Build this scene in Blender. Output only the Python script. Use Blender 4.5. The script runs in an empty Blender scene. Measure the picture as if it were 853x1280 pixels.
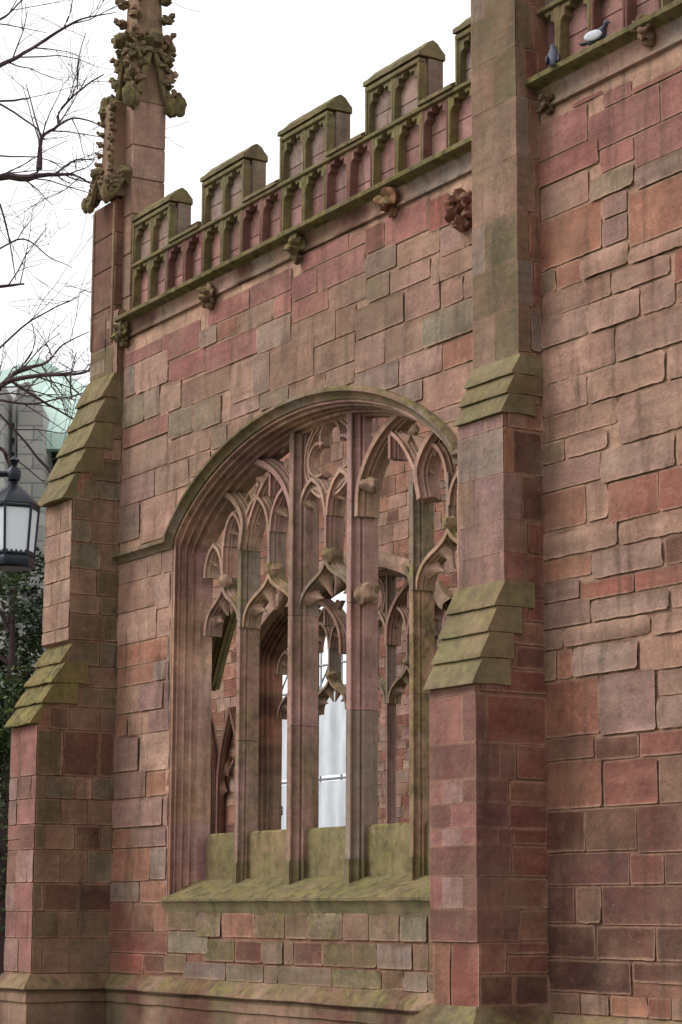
import bpy, math, random
import numpy as np
from mathutils import Vector, noise
from mathutils.geometry import tessellate_polygon
random.seed(7)
SC = bpy.context.scene
COL = SC.collection
# ---------------------------------------------------------------- camera
F = 2800.0; A = math.radians(31.2); P = math.atan(500 / 2800.0); RO = math.radians(0.25)
_d0 = np.array([-math.cos(A), math.sin(A), 0]); _r0 = np.array([math.sin(A), math.cos(A), 0]); _u0 = np.array([0, 0, 1.])
_d = _d0 * math.cos(P) + _u0 * math.sin(P); _u = _u0 * math.cos(P) - _d0 * math.sin(P)
_r = _r0 * math.cos(RO) + _u * math.sin(RO); _u = _u * math.cos(RO) - _r0 * math.sin(RO)
CAM = np.array([21.42648, -14.81110, 1.65])
cam = bpy.data.cameras.new("camera"); co = bpy.data.objects.new("camera", cam); COL.objects.link(co)
from mathutils import Matrix
m = Matrix(((_r[0], _u[0], -_d[0], CAM[0]), (_r[1], _u[1], -_d[1], CAM[1]), (_r[2], _u[2], -_d[2], CAM[2]), (0, 0, 0, 1)))
co.matrix_world = m
cam.lens = F / 1280 * 36; cam.sensor_width = 36; cam.clip_end = 3000
SC.camera = co
# ---------------------------------------------------------------- light
SUN_EL, SUN_AZ = math.radians(42), math.radians(215)      # compass-like: direction towards the sun, from +y clockwise
sun_dir = Vector((math.sin(SUN_AZ) * math.cos(SUN_EL), math.cos(SUN_AZ) * math.cos(SUN_EL), math.sin(SUN_EL)))
w = bpy.data.worlds.new("World"); SC.world = w; w.use_nodes = True
nt = w.node_tree; nt.nodes.clear()
sky = nt.nodes.new('ShaderNodeTexSky'); sky.sky_type = 'NISHITA'; sky.sun_disc = False
sky.sun_elevation = SUN_EL; sky.sun_rotation = SUN_AZ; sky.dust_density = 4.0; sky.air_density = 1.0
hs = nt.nodes.new('ShaderNodeHueSaturation'); hs.inputs['Saturation'].default_value = 0.0
tc = nt.nodes.new('ShaderNodeTexCoord'); ns = nt.nodes.new('ShaderNodeTexNoise'); ns.inputs['Scale'].default_value = 3.0; ns.inputs['Detail'].default_value = 5
mr = nt.nodes.new('ShaderNodeMapRange'); mr.inputs[1].default_value = .35; mr.inputs[2].default_value = .7; mr.inputs[3].default_value = 0.86; mr.inputs[4].default_value = 1.0
cl = nt.nodes.new('ShaderNodeMix'); cl.data_type = 'RGBA'; cl.inputs[0].default_value = 0.55; cl.inputs[7].default_value = (9.9, 9.95, 10.3, 1)
ml = nt.nodes.new('ShaderNodeMix'); ml.data_type = 'RGBA'; ml.blend_type = 'MULTIPLY'; ml.inputs[0].default_value = 1
bg = nt.nodes.new('ShaderNodeBackground'); bg.inputs['Strength'].default_value = 0.15
wo = nt.nodes.new('ShaderNodeOutputWorld')
L = nt.links.new
L(sky.outputs[0], hs.inputs['Color']); L(hs.outputs[0], cl.inputs[6]); L(cl.outputs[2], ml.inputs[6])
L(tc.outputs['Generated'], ns.inputs['Vector']); L(ns.outputs[0], mr.inputs[0]); L(mr.outputs[0], ml.inputs[7]); L(ml.outputs[2], bg.inputs[0]); L(bg.outputs[0], wo.inputs[0])
sl = bpy.data.lights.new("sun", 'SUN'); sl.energy = 1.1; sl.angle = math.radians(25); sl.color = (1, .985, .965)
so = bpy.data.objects.new("sun", sl); COL.objects.link(so); so.rotation_euler = sun_dir.to_track_quat('Z', 'Y').to_euler()
SC.view_settings.view_transform = 'Standard'; SC.view_settings.look = 'None'; SC.view_settings.gamma = 1; SC.view_settings.use_curve_mapping = False
SC.view_settings.exposure = 0.30
ALB = 0.95        # photo tone -> surface colour

# ---------------------------------------------------------------- helpers
def ray(px, py): return _d * F + _r * (px - 426.5) - _u * (py - 640)
def Yp(px, py, y=0.):
    v = ray(px, py); t = (y - CAM[1]) / v[1]; p = CAM + v * t; return float(p[0]), float(p[2])
def Xp(px, py, x=0.):
    v = ray(px, py); t = (x - CAM[0]) / v[0]; p = CAM + v * t; return float(p[1]), float(p[2])
def at(px, py, dist):
    v = ray(px, py); h = float(np.dot(v, _d0)); return Vector(CAM + v / h * dist)
def lin(c): return tuple(((x / 255) / 12.92 if x / 255 <= .04045 else (((x / 255) + .055) / 1.055) ** 2.4) * ALB for x in c)
PAL = {k: lin(v) for k, v in dict(P=(152, 102, 94), R=(138, 84, 72), G=(132, 122, 102), K=(140, 122, 110), B=(168, 133, 117), T=(156, 126, 106),
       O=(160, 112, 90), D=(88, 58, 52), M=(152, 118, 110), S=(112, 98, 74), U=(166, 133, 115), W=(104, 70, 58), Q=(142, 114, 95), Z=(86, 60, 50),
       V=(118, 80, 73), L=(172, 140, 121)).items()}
PALW = {k: lin(v) for k, v in dict(U=(168, 134, 116), K=(156, 130, 116), O=(158, 108, 86), R=(148, 94, 80), M=(152, 120, 110), T=(162, 128, 108), S=(138, 116, 92), G=(136, 122, 100), B=(166, 130, 112), Q=(132, 100, 82)).items()}
PAL['mortar'] = lin((184, 146, 122)); PAL['mossy'] = lin((118, 106, 58)); PAL['ol'] = lin((116, 107, 76)); PAL['moss'] = lin((120, 110, 78))
def nz(x, y, z): return noise.noise(Vector((x, y, z)))
def jit(c, a=.06):
    k = 1 + random.uniform(-a, a) * 1.7; h = random.uniform(-a, a) * .5; return (c[0] * k * (1 + h), c[1] * k, c[2] * k * (1 - h))

class MB:
    def __init__(s): s.v = []; s.f = []; s.c = []; s.m = []
    def add(s, vs, fs, col, moss=0.):
        b = len(s.v); s.v += [tuple(p) for p in vs]; s.f += [tuple(b + i for i in f) for f in fs]
        if col and not isinstance(col[0], (tuple, list)): s.c += [col] * len(vs)
        else: s.c += list(col)
        s.m += [moss] * len(vs) if not isinstance(moss, list) else moss
    def box(s, x0, x1, y0, y1, z0, z1, col, moss=0., bev=0.):
        if bev <= 0:
            vs = [(x, y, z) for x in (x0, x1) for y in (y0, y1) for z in (z0, z1)]
            s.add(vs, [(0, 1, 3, 2), (4, 6, 7, 5), (0, 4, 5, 1), (2, 3, 7, 6), (0, 2, 6, 4), (1, 5, 7, 3)], col, moss); return
        X = [x0, x1]; Y = [y0, y1]; Z = [z0, z1]; vs = []; idx = {}
        for i in (0, 1):
            for j in (0, 1):
                for k in (0, 1):
                    sx, sy, sz = (bev if i == 0 else -bev), (bev if j == 0 else -bev), (bev if k == 0 else -bev)
                    idx[i, j, k, 0] = len(vs); vs.append((X[i], Y[j] + sy, Z[k] + sz))
                    idx[i, j, k, 1] = len(vs); vs.append((X[i] + sx, Y[j], Z[k] + sz))
                    idx[i, j, k, 2] = len(vs); vs.append((X[i] + sx, Y[j] + sy, Z[k]))
        q = lambda *a: tuple(idx[t] for t in a); fs = []
        for i in (0, 1):
            fs.append(q((i,0,0,0),(i,0,1,0),(i,1,1,0),(i,1,0,0))); fs.append(q((0,i,0,1),(0,i,1,1),(1,i,1,1),(1,i,0,1))); fs.append(q((0,0,i,2),(0,1,i,2),(1,1,i,2),(1,0,i,2)))
            for j in (0, 1):
                fs.append(q((i,j,0,0),(i,j,1,0),(i,j,1,1),(i,j,0,1))); fs.append(q((i,0,j,0),(i,1,j,0),(i,1,j,2),(i,0,j,2))); fs.append(q((0,i,j,1),(1,i,j,1),(1,i,j,2),(0,i,j,2)))
                for k in (0, 1): fs.append(q((i,j,k,0),(i,j,k,1),(i,j,k,2)))
        s.add(vs, fs, col, moss)
    def tube(s, pts, rad, n=6, col=(.1, .1, .1), moss=0.):
        vs = []; fs = []
        pts = [Vector(p) for p in pts]
        for i, p in enumerate(pts):
            t = (pts[min(i + 1, len(pts) - 1)] - pts[max(i - 1, 0)])
            if t.length < 1e-6: t = Vector((0, 0, 1))
            t.normalize(); a = t.cross(Vector((.13, .31, .94))); 
            if a.length < .01: a = t.cross(Vector((1, 0, 0)))
            a.normalize(); b = t.cross(a); r = rad[i] if isinstance(rad, (list, tuple)) else rad
            for k in range(n):
                th = 2 * math.pi * k / n; vs.append(p + (a * math.cos(th) + b * math.sin(th)) * r)
        for i in range(len(pts) - 1):
            for k in range(n): fs.append((i * n + k, i * n + (k + 1) % n, (i + 1) * n + (k + 1) % n, (i + 1) * n + k))
        fs.append(tuple(range(n - 1, -1, -1))); fs.append(tuple((len(pts) - 1) * n + k for k in range(n)))
        s.add(vs, fs, col, moss)
    def lathe(s, prof, c, n=12, col=(.1, .1, .1), sx=1., rot=0.):
        vs = []; fs = []
        for r, z in prof:
            for k in range(n):
                th = 2 * math.pi * k / n + rot; vs.append((c[0] + r * math.cos(th), c[1] + r * math.sin(th), c[2] + z))
        for i in range(len(prof) - 1):
            for k in range(n): fs.append((i * n + k, i * n + (k + 1) % n, (i + 1) * n + (k + 1) % n, (i + 1) * n + k))
        fs.append(tuple(range(n - 1, -1, -1))); fs.append(tuple((len(prof) - 1) * n + k for k in range(n)))
        s.add(vs, fs, col)
    def blob(s, c, r, amp=.3, freq=6., col=(.2, .2, .2), moss=0., n=10, seed=0.):
        vs = []; fs = []
        for i in range(n + 1):
            ph = math.pi * i / n
            for k in range(2 * n):
                th = math.pi * k / n; d = Vector((math.sin(ph) * math.cos(th), math.sin(ph) * math.sin(th), math.cos(ph)))
                q = Vector(c) + Vector((d.x * r[0], d.y * r[1], d.z * r[2]))
                k2 = 1 + amp * (noise.noise(q * freq + Vector((seed, 0, 0))) * 1.4 + .5 * noise.noise(q * freq * 2.3))
                vs.append(Vector(c) + Vector((d.x * r[0], d.y * r[1], d.z * r[2])) * k2)
        for i in range(n):
            for k in range(2 * n):
                a = i * 2 * n + k; b = i * 2 * n + (k + 1) % (2 * n)
                fs.append((a, b, b + 2 * n, a + 2 * n))
        s.add(vs, fs, col, moss)
    def rprism(s, poly, a0, a1, col, moss=0., amp=.01, st=.07):
        pl = []
        for (p, q) in zip(poly, poly[1:] + poly[:1]):
            n = max(1, int(math.hypot(q[0] - p[0], q[1] - p[1]) / st)); pl += [(p[0] + (q[0] - p[0]) * i / n, p[1] + (q[1] - p[1]) * i / n) for i in range(n)]
        nx = max(2, int((a1 - a0) / st)); k = len(pl); vs = []; cs = []; sd = random.uniform(0, 50)
        cy = sum(p[0] for p in pl) / k; cz = sum(p[1] for p in pl) / k
        for i in range(nx + 1):
            x = a0 + (a1 - a0) * i / nx; en = .92 if i in (0, nx) else 1
            for y, z in pl:
                g = 1 + 0 * en; q = Vector((x * 4 + sd, y * 4, z * 4)); w_ = noise.noise_vector(q) * amp + noise.noise_vector(q * 3) * amp * .4
                e2 = .012 if i in (0, nx) else 0
                dy, dz = cy - y, cz - z; l = math.hypot(dy, dz) + 1e-6
                vs.append((x + w_.x, y + w_.y + dy / l * e2, z + w_.z + dz / l * e2)); kk = 1 + .18 * noise.noise(q * .7); cs.append(tuple(c * kk for c in col))
        fs = [tuple(range(k)), tuple(nx * k + i for i in range(k - 1, -1, -1))]
        for i in range(nx):
            for j in range(k): fs.append((i * k + j, i * k + (j + 1) % k, (i + 1) * k + (j + 1) % k, (i + 1) * k + j))
        s.add(vs, fs, cs, moss)
    def prism(s, poly, a0, a1, axis, col, moss=0.):
        """poly in the two remaining axes, extruded along axis (0=x: poly (y,z); 1=y: poly (x,z))."""
        n = len(poly)
        def mk(p, a): return (a, p[0], p[1]) if axis == 0 else ((p[0], a, p[1]) if axis == 1 else (p[0], p[1], a))
        vs = [mk(p, a0) for p in poly] + [mk(p, a1) for p in poly]
        fs = [tuple(range(n)), tuple(range(2 * n - 1, n - 1, -1))] + [(i, (i + 1) % n, n + (i + 1) % n, n + i) for i in range(n)]
        s.add(vs, fs, col, moss)
    def build(s, name, mat, parent=None, sharp=40):
        me = bpy.data.meshes.new(name); me.from_pydata(s.v, [], s.f)
        if s.c:
            at_ = me.attributes.new("Col", 'FLOAT_COLOR', 'POINT'); at_.data.foreach_set('color', np.array([(*c[:3], 1) for c in s.c], dtype=np.float32).ravel())
            am = me.attributes.new("moss", 'FLOAT', 'POINT'); am.data.foreach_set('value', np.array(s.m, dtype=np.float32))
        import bmesh
        bm = bmesh.new(); bm.from_mesh(me); bmesh.ops.recalc_face_normals(bm, faces=bm.faces); bm.to_mesh(me); bm.free()
        me.polygons.foreach_set('use_smooth', [True] * len(me.polygons)); me.set_sharp_from_angle(angle=math.radians(sharp))
        me.materials.append(mat)
        o = bpy.data.objects.new(name, me); COL.objects.link(o); o.parent = parent
        return o
def thing(name, label, cat, loc=(0, 0, 0), group=None):
    o = bpy.data.objects.new(name, None); COL.objects.link(o); o.location = loc; o['label'] = label; o['category'] = cat
    if group: o['group'] = group
    return o
def tag(o, label, cat, group=None):
    o['label'] = label; o['category'] = cat
    if group: o['group'] = group
    return o

# ---------------------------------------------------------------- materials
def mk(name):
    m = bpy.data.materials.new(name); m.use_nodes = True; n = m.node_tree; b = n.nodes['Principled BSDF']; return m, n, b
def node(n, t, **k):
    x = n.nodes.new(t)
    for a, v in k.items():
        if isinstance(a, str) and a.startswith('i_'): x.inputs[a[2:].replace('_', ' ')].default_value = v
        else: setattr(x, a, v)
    return x
def stone_mat(name, bump=.5, moss_gain=1., tool=0.):
    m, n, b = mk(name); L = n.links.new
    col = node(n, 'ShaderNodeAttribute', attribute_name='Col'); ms = node(n, 'ShaderNodeAttribute', attribute_name='moss')
    geo = node(n, 'ShaderNodeNewGeometry'); pos = geo.outputs['Position']
    rot = node(n, 'ShaderNodeMapping'); rot.inputs['Rotation'].default_value = (.53, .71, .37); L(pos, rot.inputs['Vector'])
    def nois(scale, det=6, rough=.6, vec=None):
        x = node(n, 'ShaderNodeTexNoise'); x.inputs['Scale'].default_value = scale; x.inputs['Detail'].default_value = det; x.inputs['Roughness'].default_value = rough
        L(vec if vec else rot.outputs[0], x.inputs['Vector']); return x.outputs[0]
    def mrange(v, a, b_, c, d):
        x = node(n, 'ShaderNodeMapRange'); L(v, x.inputs[0])
        for i, q in enumerate((a, b_, c, d)): x.inputs[i + 1].default_value = q
        return x.outputs[0]
    def math_(op, a, b_):
        x = node(n, 'ShaderNodeMath', operation=op)
        for i, q in enumerate((a, b_)):
            if isinstance(q, (int, float)): x.inputs[i].default_value = q
            else: L(q, x.inputs[i])
        x.use_clamp = False; return x.outputs[0]
    def mix(f, a, b_, bt='MIX'):
        x = node(n, 'ShaderNodeMix', data_type='RGBA', blend_type=bt)
        for i, q in ((0, f), (6, a), (7, b_)):
            if isinstance(q, (int, float)): x.inputs[i].default_value = q
            elif isinstance(q, tuple): x.inputs[i].default_value = (*q, 1)
            else: L(q, x.inputs[i])
        return x.outputs[2]
    st = node(n, 'ShaderNodeMapping'); st.inputs['Scale'].default_value = (5, 5, .7); L(pos, st.inputs['Vector'])
    bd = node(n, 'ShaderNodeMapping'); bd.inputs['Scale'].default_value = (1.6, 1.6, 11); L(pos, bd.inputs['Vector'])
    off = node(n, 'ShaderNodeMapping'); off.inputs['Location'].default_value = (31, 17, 5); off.inputs['Rotation'].default_value = (.9, .3, 1.1); L(pos, off.inputs['Vector'])
    v = mrange(nois(1.9, 8, .7), .3, .7, .66, 1.28)
    g = mrange(nois(15, 6, .85), .3, .7, .70, 1.26)
    c = mix(1., col.outputs['Color'], v, 'MULTIPLY'); c = mix(1., c, g, 'MULTIPLY')
    hm = mrange(nois(1.35, 7, .7), .44, .68, 0, .28); c = mix(hm, c, lin((142, 86, 74)))
    hm2 = mrange(nois(1.1, 7, .7, off.outputs[0]), .48, .66, 0, .34); c = mix(hm2, c, lin((168, 134, 110)))
    bdv = mrange(nois(1.0, 3, .5, bd.outputs[0]), .35, .65, .92, 1.07); c = mix(1., c, bdv, 'MULTIPLY')
    # weather stains: vertical run-off, dark crust, grey-green algae, pale bloom
    s1 = mrange(nois(1.0, 5, .6, st.outputs[0]), .52, .72, 0, .62); c = mix(s1, c, lin((78, 66, 52)))
    s2 = mrange(nois(.75, 6, .65), .50, .68, 0, .45); c = mix(s2, c, lin((124, 104, 84)))
    s3 = mrange(nois(2.7, 8, .75), .62, .74, 0, .45); c = mix(s3, c, lin((176, 150, 132)))
    s5 = mrange(nois(5.5, 8, .78), .58, .72, 0, .6); c = mix(s5, c, lin((70, 54, 46)))
    sp = mrange(nois(19, 3, .6), .70, .76, 0, .6); c = mix(sp, c, lin((172, 168, 152)))
    # moss and lichen on ledges
    nrm = node(n, 'ShaderNodeSeparateXYZ'); L(geo.outputs['Normal'], nrm.inputs[0])
    up = mrange(nrm.outputs[2], .15, .8, 0, .55)
    mn = nois(3.2, 8, .72)
    k = math_('ADD', math_('MULTIPLY', ms.outputs['Fac'], moss_gain), up)
    k = math_('MULTIPLY', k, mrange(mn, .36, .60, .05, 1.7))
    k = mrange(k, .12, 1.1, 0, .85)
    mc = mix(mrange(nois(7, 6, .75), .38, .62, 0, 1), lin((62, 56, 38)), lin((134, 122, 68)))
    c = mix(k, c, mc)
    L(c, b.inputs['Base Color']); b.inputs['Roughness'].default_value = .93
    b.inputs['Specular IOR Level'].default_value = .25
    h = math_('ADD', math_('MULTIPLY', nois(28, 5, .75), .5), nois(8, 8, .72))
    if tool: h = math_('ADD', h, math_('MULTIPLY', nois(1.0, 2, .5, bd.outputs[0]), tool))
    bp = node(n, 'ShaderNodeBump'); bp.inputs['Strength'].default_value = bump; bp.inputs['Distance'].default_value = .03
    L(h, bp.inputs['Height']); L(bp.outputs[0], b.inputs['Normal'])
    return m
MASON = stone_mat('masonry_stone', .8, 1., .25)
CARVED = stone_mat('carved_stone', .35, 1.)
def flat(name, c, rough=.6, metal=0., noise_amt=.15, nscale=8., bump=0.):
    m, n, b = mk(name)
    x = node(n, 'ShaderNodeTexNoise'); x.inputs['Scale'].default_value = nscale; x.inputs['Detail'].default_value = 5
    g = node(n, 'ShaderNodeNewGeometry'); n.links.new(g.outputs['Position'], x.inputs['Vector'])
    r = node(n, 'ShaderNodeMapRange'); n.links.new(x.outputs[0], r.inputs[0]); r.inputs[1].default_value = .3; r.inputs[2].default_value = .7
    r.inputs[3].default_value = 1 - noise_amt; r.inputs[4].default_value = 1 + noise_amt
    q = node(n, 'ShaderNodeMix', data_type='RGBA', blend_type='MULTIPLY'); q.inputs[0].default_value = 1; q.inputs[6].default_value = (*c, 1); n.links.new(r.outputs[0], q.inputs[7])
    n.links.new(q.outputs[2], b.inputs['Base Color']); b.inputs['Roughness'].default_value = rough; b.inputs['Metallic'].default_value = metal
    if bump:
        bp = node(n, 'ShaderNodeBump'); bp.inputs['Strength'].default_value = bump; n.links.new(x.outputs[0], bp.inputs['Height']); n.links.new(bp.outputs[0], b.inputs['Normal'])
    return m

# ---------------------------------------------------------------- masonry blocks
class Face:
    def __init__(s, O, U, V, N): s.O, s.U, s.V, s.N = Vector(O), Vector(U), Vector(V), Vector(N)
    def p(s, u, v, d): return s.O + s.U * u + s.V * v + s.N * d
def yface(y): return Face((0, y, 0), (1, 0, 0), (0, 0, 1), (0, -1, 0))
def xface(x): return Face((x, 0, 0), (0, 1, 0), (0, 0, 1), (1, 0, 0))
def block(M, fc, u0, u1, v0, v1, col, proud=.012, rough=.004, rc=.015, moss=0., gap=.009, step=.09, clip=None, edge=None):
    u0 += gap; u1 -= gap; v0 += gap; v1 -= gap
    w, h = u1 - u0, v1 - v0
    if w < .03 or h < .03: return
    b = min(.012 + rough * 1.6, w * .2, h * .2)
    def axis(a, c):
        n = max(1, int(math.ceil((c - a - 2 * b) / step))); return [a] + [a + b + (c - a - 2 * b) * i / n for i in range(n + 1)] + [c]
    us, vs_ = axis(u0, u1), axis(v0, v1); cu, cv = (u0 + u1) / 2, (v0 + v1) / 2; hw, hh = w / 2, h / 2
    rc = min(rc, hw * .8, hh * .8); sd = random.uniform(0, 100); P_ = []; C_ = []; nu, nv = len(us), len(vs_)
    tu, tv = random.uniform(-1, 1) * rough * .8, random.uniform(-1, 1) * rough * .8
    er = edge or PAL['mortar']
    for j, v in enumerate(vs_):
        for i, u in enumerate(us):
            ring = i in (0, nu - 1) or j in (0, nv - 1); r2 = i in (1, nu - 2) or j in (1, nv - 2)
            du, dv = u - cu, v - cv; ax, ay = abs(du) - (hw - rc), abs(dv) - (hh - rc)
            if ax > 0 and ay > 0:
                k = max(ax, ay) / math.hypot(ax, ay); du = math.copysign(hw - rc + ax * k, du); dv = math.copysign(hh - rc + ay * k, dv)
            uu, vv = cu + du, cv + dv
            n1 = nz(uu * 3 + sd, vv * 3, sd); n2 = nz(uu * 11, vv * 11 + sd, 3.)
            if ring or r2:
                uu += (n1 * .5 + n2 * 1.3) * rough * .6; vv += (nz(uu * 3, vv * 3 + sd, 9) * .5 + nz(uu * 13, vv * 13, sd) * 1.3) * rough * .6
            if ring: d = -.03
            if not ring: pass
            else:
                d = proud * (.72 if r2 else 1.) + (n1 * 1.1 + n2 * .5) * rough + (tu * du / hw + tv * dv / hh)
                if rough > .007 and n1 > .22: d -= min(.018, (n1 - .22) * .12)
                d = max(d, .003)
            P_.append(fc.p(uu, vv, d))
            k = 1 + .22 * n1 + .12 * n2
            cc = tuple(c * k for c in col)
            if ring: cc = tuple(a * .3 + e * .7 for a, e in zip(cc, er))
            C_.append(cc)
    fs = []
    for j in range(nv - 1):
        for i in range(nu - 1):
            a = j * nu + i
            if clip and clip((us[i] + us[i + 1]) / 2, (vs_[j] + vs_[j + 1]) / 2): continue
            fs.append((a, a + 1, a + 1 + nu, a + nu))
    M.add(P_, fs, C_, moss)
def ashlar(M, fc, u0, u1, rows, joints, keys, moss=0., dull=1.):
    for i, (a, b) in enumerate(zip(rows[:-1], rows[1:])):
        js = [0] + list(joints[i % len(joints)]) + [1]
        for p, q in zip(js[:-1], js[1:]):
            c = tuple(x * dull for x in jit(PAL[keys[(i * 3 + int(p * 7)) % len(keys)]], .05))
            block(M, fc, u0 + (u1 - u0) * p, u0 + (u1 - u0) * q, a, b, c, .006 + random.uniform(-.001, .002), .0012, .004, moss, gap=.003, step=.12)
STYLE = {'P': (.012, .003, .012), 'R': (.014, .007, .02), 'G': (.020, .008, .04), 'K': (.02, .007, .035), 'B': (.012, .008, .03), 'T': (.014, .008, .03), 'O': (.010, .012, .03),
         'D': (.014, .010, .02), 'M': (.018, .004, .03), 'S': (.018, .010, .03), 'U': (.014, .012, .045), 'W': (.012, .012, .025), 'Q': (.012, .004, .012), 'Z': (.0, .02, .03), 'V': (.014, .003, .01), 'L': (.012, .006, .02)}
def put(M, fc, u0, u1, v0, v1, k, moss=None, clip=None, step=.09, ex=0., dull=1., warm=False):
    if u1 < u0: u0, u1 = u1, u0
    pr, ro, rc = STYLE[k[0]]
    if '+' in k: pr += .012; rc += .012; ro += .003
    c = jit(PALW.get(k[0], PAL[k[0]]) if warm else PAL[k[0]], .085)
    zz = (v0 + v1) / 2; tn = .5 + 1.1 * nz((u0 + u1) * .35, zz * .45, fc.O.x + 7)
    reg = lerpc(lin((158, 108, 94)), lin((160, 128, 108)), tn) if zz > 4 or (fc.O.y == 0 and fc.O.x == 0 and zz > 1.7) else lerpc(lin((126, 76, 64)), lin((124, 94, 78)), tn)
    if fc.O.x < -9: reg = lerpc(lin((124, 100, 74)), lin((106, 98, 66)), tn)
    c = lerpc(c, reg, .04 if k[0] in 'PR' else .15)
    if moss is None: moss = .16 if k[0] in 'GS' else (.05 if k[0] in 'QKT' else .0)
    block(M, fc, u0, u1, v0, v1, tuple(x * dull for x in c), pr + ex + random.uniform(-.003, .004), ro, rc, moss, clip=clip, step=step, gap=.014 if '+' in k else .009)
def coursing(M, fc, u0f, u1f, v0, v1, keys, hmin=.28, hmax=.42, lmin=.4, lmax=.8, clip=None, rows=None, dull=1., moss=None, step=.1):
    if rows is None:
        rows = [v0]; 
        while rows[-1] < v1 - hmax * .6: rows.append(min(v1, rows[-1] + random.uniform(hmin, hmax)))
        if rows[-1] < v1: rows[-1] = v1
    for a, b in zip(rows[:-1], rows[1:]):
        u0, u1 = u0f(a, b), u1f(a, b); u = u0
        while u < u1 - .04:
            e = u + random.uniform(lmin, lmax)
            if e > u1 - lmin * .5: e = u1
            if random.random() < .12 and b - a > .25 and e - u < .7:
                mid = a + (b - a) * random.uniform(.4, .6); put(M, fc, u, e, a, mid, random.choice(keys), clip=clip, dull=dull, moss=moss, step=step); put(M, fc, u, e, mid, b, random.choice(keys), clip=clip, dull=dull, moss=moss, step=step)
            else: put(M, fc, u, e, a, b, random.choice(keys), clip=clip, dull=dull, moss=moss, step=step)
            u = e
def grid_sheet(M, fc, u0, u1, v0, v1, colf, skip=None, s=.12, d=-.006, rough=.004, moss=0.):
    nu, nv = max(1, int((u1 - u0) / s)), max(1, int((v1 - v0) / s)); P_ = []; C_ = []; fs = []
    for j in range(nv + 1):
        for i in range(nu + 1):
            u, v = u0 + (u1 - u0) * i / nu, v0 + (v1 - v0) * j / nv
            P_.append(fc.p(u, v, d + nz(u * 6, v * 6, 2) * rough)); k = 1 + .2 * nz(u * 2, v * 2, 5); C_.append(tuple(c * k for c in colf(u, v)))
    for j in range(nv):
        for i in range(nu):
            if skip and skip(u0 + (u1 - u0) * (i + .5) / nu, v0 + (v1 - v0) * (j + .5) / nv): continue
            a = j * (nu + 1) + i; fs.append((a, a + 1, a + nu + 2, a + nu + 1))
    M.add(P_, fs, C_, moss)
def lerpc(a, b, t): t = max(0, min(1, t)); return tuple(x + (y - x) * t for x, y in zip(a, b))
def mort(u, v): return lerpc(lin((134, 92, 74)), PAL['mortar'], (v - 1) / 4)

# ---------------------------------------------------------------- stone sweeps
def drums(keys, L0=.55, seed=1):
    rr = random.Random(seed); tab = [jit(PAL[rr.choice(keys)], .07) for _ in range(400)]; return lambda s: tab[int(s / L0) % 400]
def sweep(M, path, prof, mapper, colf, moss=0., cap=True, wob=0.004, joint=None):
    """path: 2-D polyline; prof: (offset along left normal, third coordinate); mapper(a, b, t) -> 3-D."""
    n = len(path); P_ = []; C_ = []; fs = []; s = 0; k = len(prof)
    for i, (a, b) in enumerate(path):
        p0, p1 = path[max(i - 1, 0)], path[min(i + 1, n - 1)]
        d0 = (a - p0[0], b - p0[1]); d1 = (p1[0] - a, p1[1] - b)
        l0, l1 = math.hypot(*d0), math.hypot(*d1)
        if l0 < 1e-9: d0 = d1; l0 = l1
        if l1 < 1e-9: d1 = d0; l1 = l0
        n0 = (-d0[1] / l0, d0[0] / l0); n1 = (-d1[1] / l1, d1[0] / l1); mx, my = n0[0] + n1[0], n0[1] + n1[1]; q = mx * n0[0] + my * n0[1]
        if i > 0: s += l0
        if q < .3: q = .3
        mx, my = mx / q, my / q; c = colf(s)
        for (o, t) in prof:
            w_ = nz(a * 5 + o * 7, b * 5, t * 7) * wob; P_.append(mapper(a + mx * (o + w_), b + my * (o + w_), t + w_))
            C_.append(tuple(x * (1 + .1 * nz(a * 9, b * 9, t * 9)) for x in c))
    for i in range(n - 1):
        for j in range(k - 1): a = i * k + j; fs.append((a, a + 1, a + k + 1, a + k))
    M.add(P_, fs, C_, moss)
    if cap == 'closed':
        pass
def sweep_closed(M, path, prof, mapper, colf, moss=0., wob=.004):
    b = len(M.v); sweep(M, path, prof + [prof[0]], mapper, colf, moss, wob=wob); k = len(prof) + 1; n = len(path)
    M.f.append(tuple(b + i for i in range(k - 1))); M.f.append(tuple(b + (n - 1) * k + i for i in range(k - 2, -1, -1)))
def dens(pts, s=.1):
    out = [pts[0]]
    for a, b in zip(pts[:-1], pts[1:]):
        n = max(1, int(math.hypot(b[0] - a[0], b[1] - a[1]) / s)); out += [(a[0] + (b[0] - a[0]) * i / n, a[1] + (b[1] - a[1]) * i / n) for i in range(1, n + 1)]
    return out
def spline(pts, n=8):
    out = []; P_ = [pts[0]] + list(pts) + [pts[-1]]
    for i in range(1, len(P_) - 2):
        for k in range(n):
            t = k / n; a, b, c, d = P_[i - 1:i + 3]
            out.append(tuple(.5 * (2 * b[j] + (c[j] - a[j]) * t + (2 * a[j] - 5 * b[j] + 4 * c[j] - d[j]) * t * t + (3 * b[j] - a[j] - 3 * c[j] + d[j]) * t ** 3) for j in range(len(b))))
    out.append(pts[-1]); return out

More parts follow.
